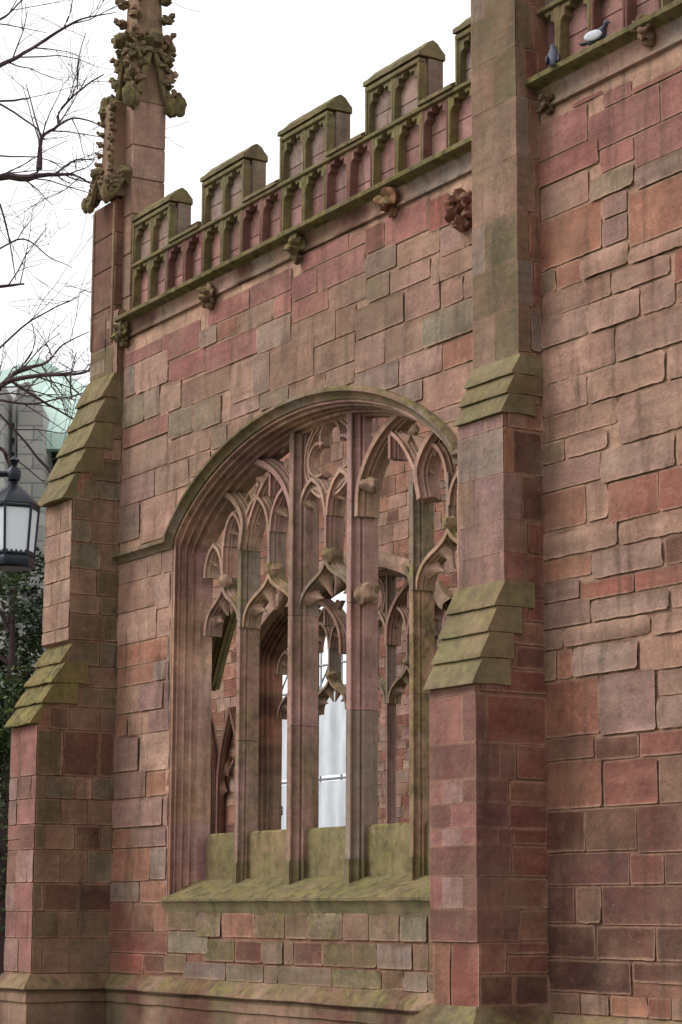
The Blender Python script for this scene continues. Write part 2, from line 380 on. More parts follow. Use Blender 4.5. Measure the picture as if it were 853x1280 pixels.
# ---------------------------------------------------------------- the big window
WC, WA, WZ, WR = -4.08, 3.93, 6.95, 1.55      # centre, outer half width at the hood, springing, rise
def H(t, a=WA, r=WR): return WZ + r * max(0., 1 - (t / a) ** 2) ** .7
SILL = 1.78
def in_open(x, z, off=.12, c=WC):
    t = abs(x - c); a = WA - off
    if t >= a or z < SILL + .02: return False
    return z < (WZ if t > a else H(t, a, WR - off)) or z < WZ
def arch_path(off=0., n=40, z0=SILL, c=WC):
    pts = [(c - WA + off, z0)]; zz = z0
    while zz < WZ - .12: zz += .12; pts.append((c - WA + off, zz))
    a = WA - off; r = WR - off
    for i in range(n + 1):
        th = math.pi * i / n; t = -a * math.cos(th); pts.append((c + t, H(abs(t), a, r)))
    pts += [(2 * c - x, z) for x, z in reversed(pts[:-(n + 1)])]
    return pts
def bar_prof(wf, w, dep):
    """closed moulded section, front fillet half width wf, body half width w, total depth dep (third coord from 0)."""
    g = w - wf
    h = [(wf, 0), (wf, dep * .05), (wf - g * .3, dep * .07), (wf - g * .35, dep * .12), (wf - g * .1, dep * .19), (wf + g * .45, dep * .23), (wf + g * .55, dep * .25), (wf + g * .55, dep * .28), (wf + g * .25, dep * .295), (wf + g * .3, dep * .33), (w, dep * .36), (w, dep * .40), (w - g * .12, dep * .44), (w - g * .12, dep * .56), (w, dep * .60), (w, dep * .65), (wf + g * .45, dep * .70), (wf, dep * .92), (wf, dep)]
    return h + [(-a, b) for a, b in reversed(h)]
def ogee(cx, w, z0, z1):
    q = [(-.5, 0), (-.485, .2), (-.42, .42), (-.3, .60), (-.17, .72), (-.07, .84), (0, 1)]
    l = spline([(cx + a * w, z0 + b * (z1 - z0)) for a, b in q], 4); return l + [(2 * cx - x, z) for x, z in reversed(l[:-1])]
def point_arch(cx, w, z0, z1):
    q = [(-.5, 0), (-.47, .3), (-.36, .62), (-.2, .85), (0, 1)]
    l = spline([(cx + a * w, z0 + b * (z1 - z0)) for a, b in q], 4); return l + [(2 * cx - x, z) for x, z in reversed(l[:-1])]
def foil_plate(M, curve, w, y0, dep, col, moss=0., cusps=(.14, .36, .64, .86), ln=.24, zmax=9):
    """thin plate with cusps, strip between the arch line and a foiled inner line"""
    n = len(curve); cx = (curve[0][0] + curve[-1][0]) / 2; cz = curve[0][1] + (max(p[1] for p in curve) - curve[0][1]) * .22
    tot = [0]
    for a, b in zip(curve[:-1], curve[1:]): tot.append(tot[-1] + math.hypot(b[0] - a[0], b[1] - a[1]))
    # resample
    N = 60; res = []
    for i in range(N + 1):
        s = tot[-1] * i / N; j = max(k for k in range(n) if tot[k] <= s + 1e-9); j = min(j, n - 2); f = (s - tot[j]) / max(1e-9, tot[j + 1] - tot[j])
        res.append((curve[j][0] + (curve[j + 1][0] - curve[j][0]) * f, curve[j][1] + (curve[j + 1][1] - curve[j][1]) * f, i / N))
    P_ = []; fs = []
    for x, z, t in res:
        d = min(abs(t - c) for c in cusps); f = .03 + ln * max(0, 1 - d / .105) ** 1.5
        vx, vz = cx - x, cz - z; l = math.hypot(vx, vz); vx, vz = vx / l, vz / l; k = w * f
        xi, zi = x + vx * k, z + vz * k; xm, zm = x + vx * k * .35, z + vz * k * .35
        P_ += [(x, y0, z), (xm, y0 + dep * .25, zm), (xi, y0 + dep * .45, zi), (xi, y0 + dep * .55, zi), (xm, y0 + dep * .75, zm), (x, y0 + dep, z)]
    for i in range(N):
        for j in range(5): a = i * 6 + j; fs.append((a, a + 1, a + 7, a + 6))
    M.add(P_, fs, col, moss)
def build_window(parent, yo=0., c=WC, broken=True, slim=1., keys='BMTL', wmoss=.25, seed=3, flip=False, dull=1.):
    dx = c - WC
    mp = lambda a, b, t: (a + dx, yo + t, b)
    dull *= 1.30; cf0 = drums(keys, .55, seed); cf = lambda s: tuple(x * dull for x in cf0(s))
    # moulded jambs and arch
    M = MB(); path = arch_path(0, c=WC)
    prof = [(-.10, -.004), (-.20, -.004), (-.20, .07), (-.24, .072), (-.245, .09), (-.215, .10), (-.20, .135), (-.225, .165), (-.262, .168), (-.268, .19), (-.245, .20), (-.228, .235), (-.25, .268),
            (-.298, .27), (-.305, .295), (-.28, .31), (-.268, .345), (-.29, .385), (-.33, .40), (-.335, .60), (-.22, .62)]
    sweep(M, path, prof, mp, cf, moss=.0, wob=.010)
    win = M.build('window', CARVED, parent)
    # hood mould with label stops
    if broken:
        M = MB(); hp = [p for p in arch_path(0, c=WC) if p[1] >= WZ + .02]
        hz = WZ + .14
        hp = [p for p in hp if p[1] > hz]; hp = dens([(-9.64, hz), (hp[0][0] - .02, hz)], .3) + hp + dens([(hp[-1][0] + .02, hz), (1.84, hz)], .3)
        sweep(M, hp, [(.0, .0), (.0, -.085), (-.03, -.13), (-.07, -.13), (-.085, -.09), (-.12, -.05), (-.165, -.035), (-.17, .02)], mp, drums('QKS', .6, 5), moss=.5)
        M.build('hood_mould', CARVED, win)
    # sill: sloping ledge
    M = MB(); x0, x1 = c - WA + .14, c + WA - .14; ol = PAL['ol']
    M.rprism([(yo - .06, 1.775), (yo - .08, 1.79), (yo - .08, 1.825), (yo - .05, 1.85), (yo + .46, 2.10), (yo + .46, 1.6), (yo - .0, 1.6)], x0, x1, jit(ol), .18, .010)
    M.build('sill', CARVED, win)
    mull = [(-6.52, .10, .045, .32, .42), (-4.95, .14, .055, .42, .36), (-3.42, .14, .055, .42, .36), (-2.02, .10, .045, .32, .42)]
    mull = [(a, b * slim, c_ * slim, d * slim ** 1.2, e + d * (1 - slim) / 2) for a, b, c_, d, e in mull]
    if slim < 1: mull = [(WC - 3.62 + 1.448 * (i + 1), *q[1:]) for i, q in enumerate(mull)]
    edges = [WC - 3.60] + [q[0] for q in mull] + [WC + 3.60]
    # blind panels under the lights
    for i in range(5):
        a, b = edges[i] + .09 + dx, edges[i + 1] - .09 + dx; M = MB()
        M.box(a, b, yo + .50, yo + .78, 2.02, 2.74 + random.uniform(-.01, .03), tuple(x * dull for x in jit(PAL['ol'], .1)), .45, .03)
        M.build('panel', CARVED, win)
    dx += .13; yo -= .08; mp = lambda a, b, t: (a + dx, yo + t, b)
    # tall mullions
    for i, (x, w_, wf, dep, y0) in enumerate(mull):
        M = MB(); top = 8.27 if i in (1, 2) else 7.0
        z = 1.95; bits = []
        cuts = [1.95, 4.02 + .1 * i, 5.62, top]
        for a, b in zip(cuts[:-1], cuts[1:]):
            pc = jit(PAL[random.choice('TKMKB')], .08); pc = tuple(q * dull for q in pc)
            sweep_closed(M, dens([(x, a + .004), (x, b - .004)], .25), [(o, y0 + t) for o, t in bar_prof(wf, w_, dep)], mp, lambda s: pc, (.5, .42, .14, .6)[i])
        # moulded foot, wider on the sill slope
        sweep_closed(M, [(x, 1.9), (x, 2.2), (x, 2.32)], [(o * 1.16, y0 - .02 + t * 1.08) for o, t in bar_prof(wf, w_, dep)], mp, lambda s: PAL['ol'], .4)
        M.build('mullion', CARVED, win)
    # tracery
    M = MB(); tp = [(o, .45 + t) for o, t in bar_prof(.026, .072, .28)]; tp2 = [(o, .39 + t) for o, t in bar_prof(.04, .095, .34)]; tp3 = [(o, .50 + t) for o, t in bar_prof(.02, .045, .16)]
    rnd = random.Random(4)
    def bar(pts, pr=tp, moss=.1, col=None):
        cc = col or jit(PAL[rnd.choice('TMBKL')], .06); cc = tuple(q * dull for q in cc); sweep_closed(M, dens(pts, .12), pr, mp, lambda s: cc, moss)
    ctr = []; 
    for i in range(5):
        a, b = edges[i], edges[i + 1]; cx = (a + b) / 2; wd = b - a - .12; ctr.append(cx)
        if broken and i == 3:
            # only the springers of this head survive
            o = ogee(cx, wd, 5.62, 6.28); bar(o[:8], moss=.5); bar(list(reversed(o[-11:])), moss=.7)
            M.blob((a + .2 + dx, yo + .5, 5.72), (.14, .12, .14), .4, 9, PAL['T'], .2); M.blob((a + .3 + dx, yo + .5, 7.15), (.2, .1, .1), .4, 9, PAL['T'], .1)
            continue
        o = ogee(cx, wd, 5.62, 6.28); bar(o, moss=.45)
        foil_plate(M, [(x + dx, z) for x, z in o], wd, yo + .47, .24, tuple(q * dull for q in PAL['T']), .1)
        # solid triangular foot where the panel mullion lands on the ogee
        M.prism([(cx - .24 + dx, 6.06), (cx - .085 + dx, 6.2), (cx - .085 + dx, 6.42), (cx + .085 + dx, 6.42), (cx + .085 + dx, 6.2), (cx + .24 + dx, 6.06), (cx + dx, 6.18)], yo + .5, yo + .68, 1, tuple(q * dull for q in PAL['ol']), .6)
        M.blob((cx + dx, yo + .53, 6.36), (.13, .12, .11), .35, 9, tuple(q * dull for q in PAL['T']), .5)
        top = min(7.0, H(abs(cx - WC), WA - .6, WR - .6) - .25)
        bar([(cx, 6.3), (cx, top)])
    # panel heads
    ed = []
    for i in range(5): ed += [edges[i], ctr[i]]
    ed.append(edges[5])
    for i in range(10):
        if broken and i in (6, 7): continue
        a, b = ed[i], ed[i + 1]; cx = (a + b) / 2; wd = b - a - .05
        top = min(7.46, H(abs(cx - WC), WA - .6, WR - .6) - .06); z0 = min(6.9, top - .45)
        o = point_arch(cx, wd, z0, top); bar(o, tp3 if 0 else tp)
        foil_plate(M, [(x + dx, z) for x, z in o], wd, yo + .46, .24, tuple(q * dull for q in PAL['T']), .0, cusps=(.22, .78) if 1 else (), ln=.30)
    # sub-arches on both sides
    for sgn in (1, -1):
        f = (lambda x: x) if sgn == 1 else (lambda x: 2 * -4.15 - x)
        pts = [(f(-5.0), 6.75), (f(-5.04), 7.15), (f(-5.28), 7.52), (f(-5.65), 7.80), (f(-6.15), 7.98), (f(-6.6), 8.02)]
        bar(spline(pts, 4), tp2)
        bar(spline([(f(-6.50), 6.75), (f(-6.42), 7.15), (f(-6.68), 7.48), (f(-7.05), 7.66), (f(-7.3), 7.7)], 4), tp2)
        bar(spline([(f(-6.50), 6.8), (f(-6.28), 7.2), (f(-6.0), 7.55), (f(-5.75), 7.74)], 4), tp)
        bar([(f(-5.72), 7.4), (f(-5.72), 7.72)], tp)
        for px_, pz_, rr_ in ((-5.55, 8.1, .09), (-6.75, 7.78, .07), (-5.35, 7.78, .08), (-6.15, 7.72, .07)):
            M.blob((f(px_) + dx, yo + .56, pz_), (rr_ * 1.5, .05, rr_), .5, 12, tuple(q * dull for q in PAL['T']), 0, 7)
        for k in range(5):
            px_ = -5.15 - k * .33; M.prism([(f(px_) + dx, H(abs(px_ - WC), WA - .6, WR - .6) + .02), (f(px_ - .3) + dx, H(abs(px_ - .3 - WC), WA - .6, WR - .6) + .02), (f(px_ - .2) + dx, H(abs(px_ - .2 - WC), WA - .6, WR - .6) - .17)], yo + .52, yo + .62, 1, tuple(q * dull for q in PAL['T']), 0)
    # central quatrefoil wheel
    cx, cz, R_ = -4.17, 7.72, .50
    ring = [(cx + R_ * 1.18 * math.cos(t), cz + R_ * math.sin(t)) for t in [2 * math.pi * i / 48 for i in range(49)]]
    sweep(M, ring, tp3 + [tp3[0]], mp, lambda s: tuple(q * dull for q in PAL['T']))
    sweep(M, [(cx + (x - cx) * 1.12, cz + (z - cz) * 1.12) for x, z in ring], tp3 + [tp3[0]], mp, lambda s: tuple(q * dull for q in PAL['L']))
    for q in range(4):
        t0 = math.pi / 2 * q + math.pi / 4
        if broken and q == 3: continue
        lobe = []
        for i in range(17):
            t = math.pi * 1.25 * (i / 16 - .5) + math.pi / 2 * q
            lobe.append((cx + .26 * 1.15 * math.cos(math.pi / 2 * q) + .23 * 1.15 * math.cos(t), cz + .26 * math.sin(math.pi / 2 * q) + .23 * math.sin(t)))
        bar(lobe, [(o * 1.0, t) for o, t in tp3])
    bar(spline([(-4.95, 6.8), (-4.88, 7.1), (-4.62, 7.34), (-4.17, 7.22 + .0)], 4), tp3); bar(spline([(-3.42, 6.8), (-3.48, 7.1), (-3.72, 7.34), (-4.17, 7.22)], 4), tp3)
    M.build('tracery', CARVED, win)
    return win

# ================================================================= SETTING
gm = flat('turf', (.045, .06, .02), .95, 0, .5, 1.2, .4)
M = MB(); M.add([(-900, -900, -.02), (900, -900, -.02), (900, 900, -.02), (-900, 900, -.02)], [(0, 1, 2, 3)], (.1, .1, .1))
g = M.build('ground', gm); g['kind'] = 'structure'
pm = flat('flagstones', (.16, .14, .12), .85, 0, .3, 3., .3)
M = MB(); M.box(-60, 40, -9, -2.6, -.1, .004, (.2, .2, .2)); g = M.build('path', pm); g['kind'] = 'structure'

# ================================================================= THE CHURCH
church = thing('ruined_church', 'roofless red sandstone church wall with traceried arched window, buttresses and battlements', 'church')
XB0, XB1 = 1.85, 2.70           # right buttress
YR = -.97                       # next bay stands forward
LX0, LX1 = -10.65, -9.65        # left buttress
FW, FR = yface(0), yface(YR)

# --- bay wall with the window
def clipw(u, v): return in_open(u, v, .11 if v > WZ + .1 else .17)
M = MB()
grid_sheet(M, FW, LX1, XB0, -.1, 10.6, mort, skip=lambda u, v: in_open(u, v, .09 if v > WZ + .1 else .24), s=.1)
# core: back face, top and ends
M.box(LX1, WC - WA + .24, .3, .62, 1.5, 12, PAL['W']); M.box(WC + WA - .24, XB0, .3, .62, 1.5, 12, PAL['W']); M.box(LX1, XB0, .1, .62, 0, 1.7, PAL['W'])
xs = np.linspace(WC - WA + .24, WC + WA - .24, 61)
for a, b in zip(xs[:-1], xs[1:]):
    z = min(H(abs(a - WC), WA - .22, WR - .22), H(abs(b - WC), WA - .22, WR - .22)); M.box(float(a), float(b), .5, .62, z, 12, PAL['O'])
def snap(rects, tol=.15):
    for _ in range(6):
        for a in rects:
            for b in rects:
                if a is b: continue
                ou = min(a[1], b[1]) - max(a[0], b[0]); ov = min(a[3], b[3]) - max(a[2], b[2])
                if ou > .3 * min(a[1] - a[0], b[1] - b[0]) and abs(b[2] - a[3]) < tol: q = (b[2] + a[3]) / 2; b[2] = q; a[3] = q
                if ov > .35 * min(a[3] - a[2], b[3] - b[2]) and abs(b[0] - a[1]) < tol: q = (b[0] + a[1]) / 2; b[0] = q; a[1] = q
RECTS = []
def flush(M, fc, clip=None, step=.09):
    snap(RECTS)
    for r in RECTS: put(M, fc, *r, clip=clip, step=step, warm=clip is None, dull=1. if clip or r[3] > 4.5 else .70 + .3 * 1 * (r[3] > 3))  # low stones of the forward bay: shade from the surroundings put into their colour
    RECTS.clear()
def tr(M, fc, plane, ox, oy, s, rows, clip=None, ymax=None, step=.09):
    for r in rows:
        x0, x1, yt, yb, k = r[:5]; xm = (x0 + x1) / 2
        cv = (lambda X, Y: Yp(ox + X / s, oy + Y / s, plane))
        u0 = cv(x0, (yt + yb) / 2 + (xm - x0) * .0)[0]; u1 = cv(x1, (yt + yb) / 2)[0]; z1 = cv(xm, yt)[1]; z0 = cv(xm, yb)[1]
        RECTS.append([u0, u1, z0, z1, k])
Z1 = [(60,245,283,340,'P'),(245,430,190,298,'P'),(278,455,300,428,'P'),(455,705,230,380,'P'),(66,120,368,500,'K'),(122,278,345,470,'B+'),(55,160,505,635,'G'),(160,235,478,615,'K'),(237,338,452,600,'T'),
      (340,575,405,560,'Q'),(575,768,350,497,'T'),(710,853,200,312,'K'),(430,515,165,262,'K'),(515,615,135,240,'O'),(615,790,92,205,'T'),(470,670,45,145,'P'),
      (56,280,632,745,'P+'),(283,397,592,688,'G'),(400,528,565,673,'G'),(540,718,532,648,'B'),(720,860,490,575,'G'),(55,270,745,880,'B'),(270,480,690,838,'T'),(480,562,670,775,'G'),(565,680,650,720,'T'),
      (45,210,885,1032,'M'),(210,376,848,1000,'T'),(378,480,815,905,'T'),(40,140,1035,1225,'K'),(140,310,1010,1220,'B')]
tr(M, FW, 0, 140, 360, 3.877, Z1, clipw, step=.07)
Z2 = [(-54,110,525,640,'P'),(43,118,590,700,'P'),(115,213,478,590,'P'),(118,258,590,682,'P'),(148,336,395,470,'P'),(338,415,345,425,'P'),(415,480,315,398,'R'),(480,652,248,378,'P'),(652,735,205,325,'R'),
      (215,392,440,560,'P'),(393,525,395,515,'K'),(527,697,348,470,'T'),(699,800,320,420,'B'),(258,410,548,640,'T'),(410,498,512,605,'G'),(500,660,467,570,'B'),(662,850,415,532,'T'),
      (113,287,672,798,'Q'),(287,370,642,770,'Q'),(370,557,595,738,'Q+'),(558,698,562,685,'B'),(700,790,520,645,'B'),(792,880,485,610,'B'),(632,880,635,790,'G+'),(480,632,702,835,'T'),(350,480,742,878,'B'),
      (26,200,800,960,'Q'),(200,347,768,915,'Q'),(-40,26,845,985,'K'),(100,250,920,1000,'T'),(247,370,895,960,'T'),(370,537,857,960,'K'),(537,705,818,930,'B'),(707,880,770,890,'O'),
      (450,630,945,1040,'K'),(632,830,905,1035,'B'),(630,780,1035,1110,'B'),(780,900,1010,1130,'B'),(800,900,320,410,'T'),(735,900,200,320,'O')]
tr(M, FW, 0, 330, 180, 3.159, Z2, clipw, step=.07)
Z3 = [(80,235,45,190,'B'),(238,310,35,165,'T'),(310,385,28,160,'B'),(80,275,188,350,'T'),(275,385,165,335,'B'),(78,282,355,512,'L'),(286,385,342,492,'B'),(72,335,518,640,'O'),(335,420,497,605,'T'),
      (70,270,648,748,'O'),(272,335,625,732,'K'),(337,400,612,722,'M'),(68,190,755,892,'T'),(192,324,743,882,'M+'),(326,400,730,890,'M'),(62,130,900,1012,'O'),(130,238,900,1012,'T'),(240,400,888,1005,'M'),
      (60,192,1025,1215,'M+'),(196,400,1012,1202,'L')]
tr(M, FW, 0, 130, 680, 4.267, Z3, clipw, step=.07)
Z4 = [(60,226,22,155,'M'),(227,400,18,145,'O'),(55,320,158,308,'M+'),(320,400,152,310,'M'),(50,165,322,418,'O'),(166,400,316,416,'M+'),(45,252,435,602,'O'),(252,400,430,590,'K'),
      (40,192,610,712,'K'),(194,420,603,716,'O'),(40,160,720,868,'R'),(160,264,722,868,'W'),(264,343,722,868,'O'),(343,497,718,866,'S'),
      (38,346,878,985,'R'),(346,560,872,988,'G'),(36,215,992,1096,'R'),(215,330,992,1096,'W'),(330,442,990,1094,'S')]
tr(M, FW, 0, 130, 960, 4.267, Z4, clipw, step=.07)
flush(M, FW, clipw, .07)
# three courses of mottled stone below the sill
b0 = Yp(245, 1165)[0]
for zr, xs_ in (((1.30, 1.64), (127,190,245,318,385,437,515,572,640,703,790,870)), ((.97, 1.28), (205,275,335,383,405,470,537,590,670,705,780,860)), ((.72, .96), (160,255,340,370,490,600,650,705,800,900))):
    py_ = {1.30: 1148, .97: 1180, .72: 1211}[zr[0]]
    us = [Yp(140 + x / 1.777, py_)[0] for x in xs_]
    if zr[0] == 1.30: us = us[1:] ; us[0] = Yp(130 + 497 / 4.267, py_)[0]
    for a, b in zip(us[:-1], us[1:]): put(M, FW, a, min(b, XB0), zr[0], zr[1], random.choice('SKOGTSQW'), moss=random.choice((.1, .35, .6)))
coursing(M, FW, lambda a, b: LX1, lambda a, b: XB0, -.05, .42, 'SKTGQ', .2, .24, .35, .7)
wall1 = M.build('wall', MASON, church)

# --- frieze + string course under the parapet
def cornice(name, parent, x0, x1, y0, z0=10.50, seed=2):
    M = MB(); cf = drums('TKBSKQZ', .6, seed)
    sweep(M, dens([(x0, 0), (x1, 0)], .3), [(0, .0), (.0, .02), (-.0, .03)], lambda a, b, t: (a, y0 + .0, z0 + t), cf)
    prof = [(.02, -.03), (-.045, -.01), (-.05, .02), (-.02, .04), (.0, .10), (-.01, .17), (-.05, .225), (-.10, .25), (-.15, .255), (-.19, .275), (-.195, .325), (-.17, .345), (-.02, .405), (.08, .41)]
    P_ = dens([(x0, 0), (x1, 0)], .25); b = 0
    sweep(M, P_, [(o, t) for o, t in prof[:7]], lambda a, b, t: (a, y0 + b, z0 + t), cf, .05, wob=.012)
    sweep(M, P_, [(o, t) for o, t in prof[6:]], lambda a, b, t: (a, y0 + b, z0 + t), lambda s: PAL['ol'], .8, wob=.01)
    return M.build(name, CARVED, parent)
cornice('string_course', wall1, LX1 + .02, XB0, 0)

# --- the forward bay on the right
M = MB()
grid_sheet(M, FR, XB1, 9.5, -.1, 10.3, mort, s=.12)
M.box(XB1 + .0, 9.5, YR + .05, YR + 1.1, 0, 10.5, PAL['W'])
Z5 = [(45,322,205,418,'P'),(322,710,150,330,'P'),(235,400,130,180,'P'),(400,555,75,130,'P'),(555,900,5,52,'R'),(710,900,30,262,'P'),(45,385,430,555,'P+'),(385,548,352,500,'P'),(548,900,285,440,'P'),
      (330,595,525,650,'G+'),(600,900,450,556,'K+'),(70,330,575,738,'B'),(397,520,652,770,'M'),(400,522,772,932,'M'),(522,900,595,862,'O'),(50,398,740,1010,'O'),
      (285,562,948,1068,'U+'),(572,900,878,990,'U+'),(68,155,1030,1150,'S'),(158,290,1010,1115,'O'),(450,762,1028,1140,'U+'),(772,900,980,1080,'R'),(75,445,1115,1222,'T')]
tr(M, FR, YR, 660, 90, 4.264, Z5)
Z6 = [(78,322,22,180,'U'),(322,603,-30,110,'U+'),(606,802,-92,50,'U+'),(805,950,-100,10,'U'),(52,466,160,345,'B'),(468,950,60,265,'U+'),(75,320,378,546,'U'),(325,742,302,482,'U+'),(747,950,240,408,'U'),
      (58,482,540,700,'T'),(485,950,448,632,'U+'),(200,436,700,820,'U+'),(436,718,648,760,'U+'),(722,950,628,712,'T'),(58,200,710,842,'S'),(398,793,750,900,'K+'),(58,395,825,975,'M'),(798,950,728,860,'U'),
      (72,312,980,1200,'O'),(314,432,952,1150,'B'),(435,702,908,1130,'R'),(705,950,876,1100,'R'),(75,482,1180,1318,'U+'),(492,950,1108,1250,'U+')]
tr(M, FR, YR, 660, 380, 4.264, Z6)
Z7 = [(348,728,40,198,'K+'),(732,950,30,152,'W'),(65,345,85,235,'O'),(68,282,238,348,'M'),(286,572,212,312,'R'),(574,950,160,282,'R'),(342,758,290,422,'K+'),(768,950,262,380,'U+'),(62,340,350,472,'M'),
      (196,657,452,560,'U+'),(668,950,420,506,'U+'),(68,192,490,622,'K'),(243,598,562,732,'K+'),(602,950,530,700,'T'),(62,160,622,766,'S'),(160,243,590,756,'O'),
      (80,387,770,1066,'O'),(388,692,736,1045,'M+'),(696,950,708,832,'U'),(698,950,850,1022,'K+'),(75,358,1074,1196,'Q'),(362,598,1056,1182,'W'),(600,950,1045,1166,'R')]
tr(M, FR, YR, 660, 670, 4.264, Z7)
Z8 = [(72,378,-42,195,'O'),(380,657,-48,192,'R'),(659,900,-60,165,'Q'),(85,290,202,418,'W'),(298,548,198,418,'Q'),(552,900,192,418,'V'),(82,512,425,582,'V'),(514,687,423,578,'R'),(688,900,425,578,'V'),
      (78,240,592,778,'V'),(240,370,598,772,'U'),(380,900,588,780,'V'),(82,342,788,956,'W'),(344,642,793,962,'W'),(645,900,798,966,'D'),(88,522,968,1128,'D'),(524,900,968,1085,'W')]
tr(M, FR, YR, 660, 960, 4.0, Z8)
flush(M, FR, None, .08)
xr = Yp(890, 600, YR)[0]
coursing(M, FR, lambda a, b: xr, lambda a, b: 9.4, .1, 10.15, 'UUBOTRK')
coursing(M, FR, lambda a, b: XB1, lambda a, b: 9.4, .66, Yp(760, 1243, YR)[1], 'TOQR', .15, .2, .3, .7, rows=[.66, Yp(760, 1243, YR)[1] + .0])
coursing(M, FR, lambda a, b: XB1, lambda a, b: 9.4, -.05, .64, 'TOQS', .22, .3, .4, .9, moss=.3)
wall2 = M.build('wall', MASON, church)
cornice('string_course', wall2, XB1 - .25, 9.5, YR, 10.21, seed=9)

# --- plinth swept round the buttresses
def plinth(path, parent, k='S', seed=1, dz=0.):
    M = MB(); prof = [(.0, .73), (.02, .715), (.035, .69), (.06, .655), (.12, .60), (.155, .565), (.175, .52), (.155, .495), (.11, .485), (.105, .455), (.12, .44), (.12, .33), (.09, .32), (.09, -.1)]
    sweep(M, dens(path, .3), [(-o, t + dz) for o, t in prof], lambda a, b, t: (a, b, t), drums(k, .7, seed), .12, wob=.014)
    return M.build('plinth', CARVED, parent)
YL = -1.29; YRB = -1.87
plinth([(LX1, -.0), (XB0, -.0)], wall1, 'QSZWS', 4)
plinth([(XB1, YR), (9.5, YR)], wall2, 'TOTQ', 6, -.08)

# --- buttresses
def buttress(prof, x0, x1, yback, keys_f, keys_s, slabs, rows, side_fn, seed, pl):
    """prof: list of (y, z) of the front line from the bottom up."""
    random.seed(seed); M = MB()
    inset = .016 if seed == 11 else .010
    poly = [(y + inset, z) for y, z in prof] + [(yback + .3, prof[-1][1]), (yback + .3, prof[0][1])]
    M.prism(poly, x0 + inset, x1 - inset, 0, lin((140, 100, 80)))
    def yf(z):
        for (ya, za), (yb, zb) in zip(prof[:-1], prof[1:]):
            if za <= z <= zb: return ya + (yb - ya) * (z - za) / max(1e-6, zb - za)
        return prof[-1][0]
    for (ya, za), (yb, zb) in zip(prof[:-1], prof[1:]):
        if abs(ya - yb) < .05 and zb - za > .15:
            rr = [za] + [r for r in rows if za + .08 < r < zb - .08] + [zb]
            if seed == 21 and za > .6:
                J = [(), (.28, .72), (), (.28, .69), (.46,), (.28, .72), (), (.72,)] if za < 3 else ([(.62,), (), (.35,), ()] if za < 6 else [(.5,), (), (.3,), (.72,), ()])
                ashlar(M, yface(ya + .012), x0, x1, rr, J, 'VPVPMV' if za < 3 else ('MKQM' if za < 6 else 'QKQSQ'), .22 if za > 6 else 0); continue
            coursing(M, yface(ya + .012), lambda a, b: x0, lambda a, b: x1, za, zb, keys_f(za), .3, .4, .3, .6, rows=rr, step=.12)
    side_fn(M, xface(x1 - .012), yf)
    bt = M.build('buttress', MASON, church)
    for (ya, za, yb, zb, n, key, mo) in slabs:
        for i in range(n):
            t0, t1 = i / n, (i + 1) / n; y0_, z0_ = ya + (yb - ya) * t0, za + (zb - za) * t0; y1_, z1_ = ya + (yb - ya) * t1, za + (zb - za) * t1
            S = MB(); r = random.uniform
            ov = .035 + r(0, .02) if seed == 11 else .03
            c = jit(PAL[key], .08); e = .028
            dp = r(.28, .42); S.rprism([(y0_ - ov - .02, z0_ + .01), (y0_ - ov - .02, z0_ + .035), (y1_ - .01, z1_ + .02), (y1_ + dp, z1_ + .02), (y1_ + dp, z0_ + .01)], x0 - e + r(-.01, .01), x1 + e + (r(-.05, .02) if seed == 11 else 0), c, mo, (.016 if seed == 11 else .005))
            S.build('weathering_stone', CARVED, bt)
    plinth(pl, bt, 'SQSZ', seed)
    return bt
# right buttress rows taken from the picture
def rowz(y): return Xp(595, y, XB1)[1]
lowr = [Yp(596, 800 + Y / 2.287, YRB)[1] for Y in (862, 768, 675, 585, 535, 462, 395, 290, 150)]
midr = [Yp(626, 400 + Y / 2.562, -1.48)[1] for Y in (880, 745, 640, 490, 345)]
upr = [Yp(644, Y / 3.046, -1.28)[1] for Y in (1340, 1165, 990, 800, 590, 365, 175, 0, -180)]
def side_r(M, fc, yf):
    seq = [(lowr, (.52, .36, .43, .45, .40, .40, .50, .13, .45), 'VVVVVVVV'), (midr, (.28, .30, .22, .12), 'PQMO'), (upr, (.16, .2, .14, .22, .16, .12, .2, .16, .2), 'QKQQKQSQ')]
    for rows, lens, ks in seq:
        for i, (a, b) in enumerate(zip(rows[:-1], rows[1:])):
            y0 = yf((a + b) / 2); ln = lens[i % len(lens)] * (1 if rows is not lowr else 1.0)
            e = min(y0 + ln, YR - .02)
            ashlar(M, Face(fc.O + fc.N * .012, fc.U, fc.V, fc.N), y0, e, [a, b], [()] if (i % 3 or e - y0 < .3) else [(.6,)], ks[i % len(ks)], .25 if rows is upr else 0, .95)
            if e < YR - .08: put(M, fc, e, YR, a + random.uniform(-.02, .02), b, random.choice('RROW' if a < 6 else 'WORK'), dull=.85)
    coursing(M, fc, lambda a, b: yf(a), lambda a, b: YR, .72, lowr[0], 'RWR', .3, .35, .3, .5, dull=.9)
    for z0_, z1_ in ((lowr[-1] + .02, midr[0] - .02), (midr[-1], upr[0])):
        n = 4 if z1_ - z0_ > .9 else 3
        for i in range(n):
            a, b = z0_ + (z1_ - z0_) * i / n, z0_ + (z1_ - z0_) * (i + 1) / n; y0 = yf(b) + .0
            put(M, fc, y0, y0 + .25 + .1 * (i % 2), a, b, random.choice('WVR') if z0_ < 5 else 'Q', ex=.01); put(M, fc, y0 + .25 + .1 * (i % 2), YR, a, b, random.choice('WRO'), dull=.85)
PR = [(YRB + .03, .0), (YRB + .03, lowr[0] - .012), (YRB, lowr[0] - .01), (YRB, 3.93), (-1.50, 5.02), (-1.49, 6.80), (-1.29, 7.45), (-1.28, 13.2)]
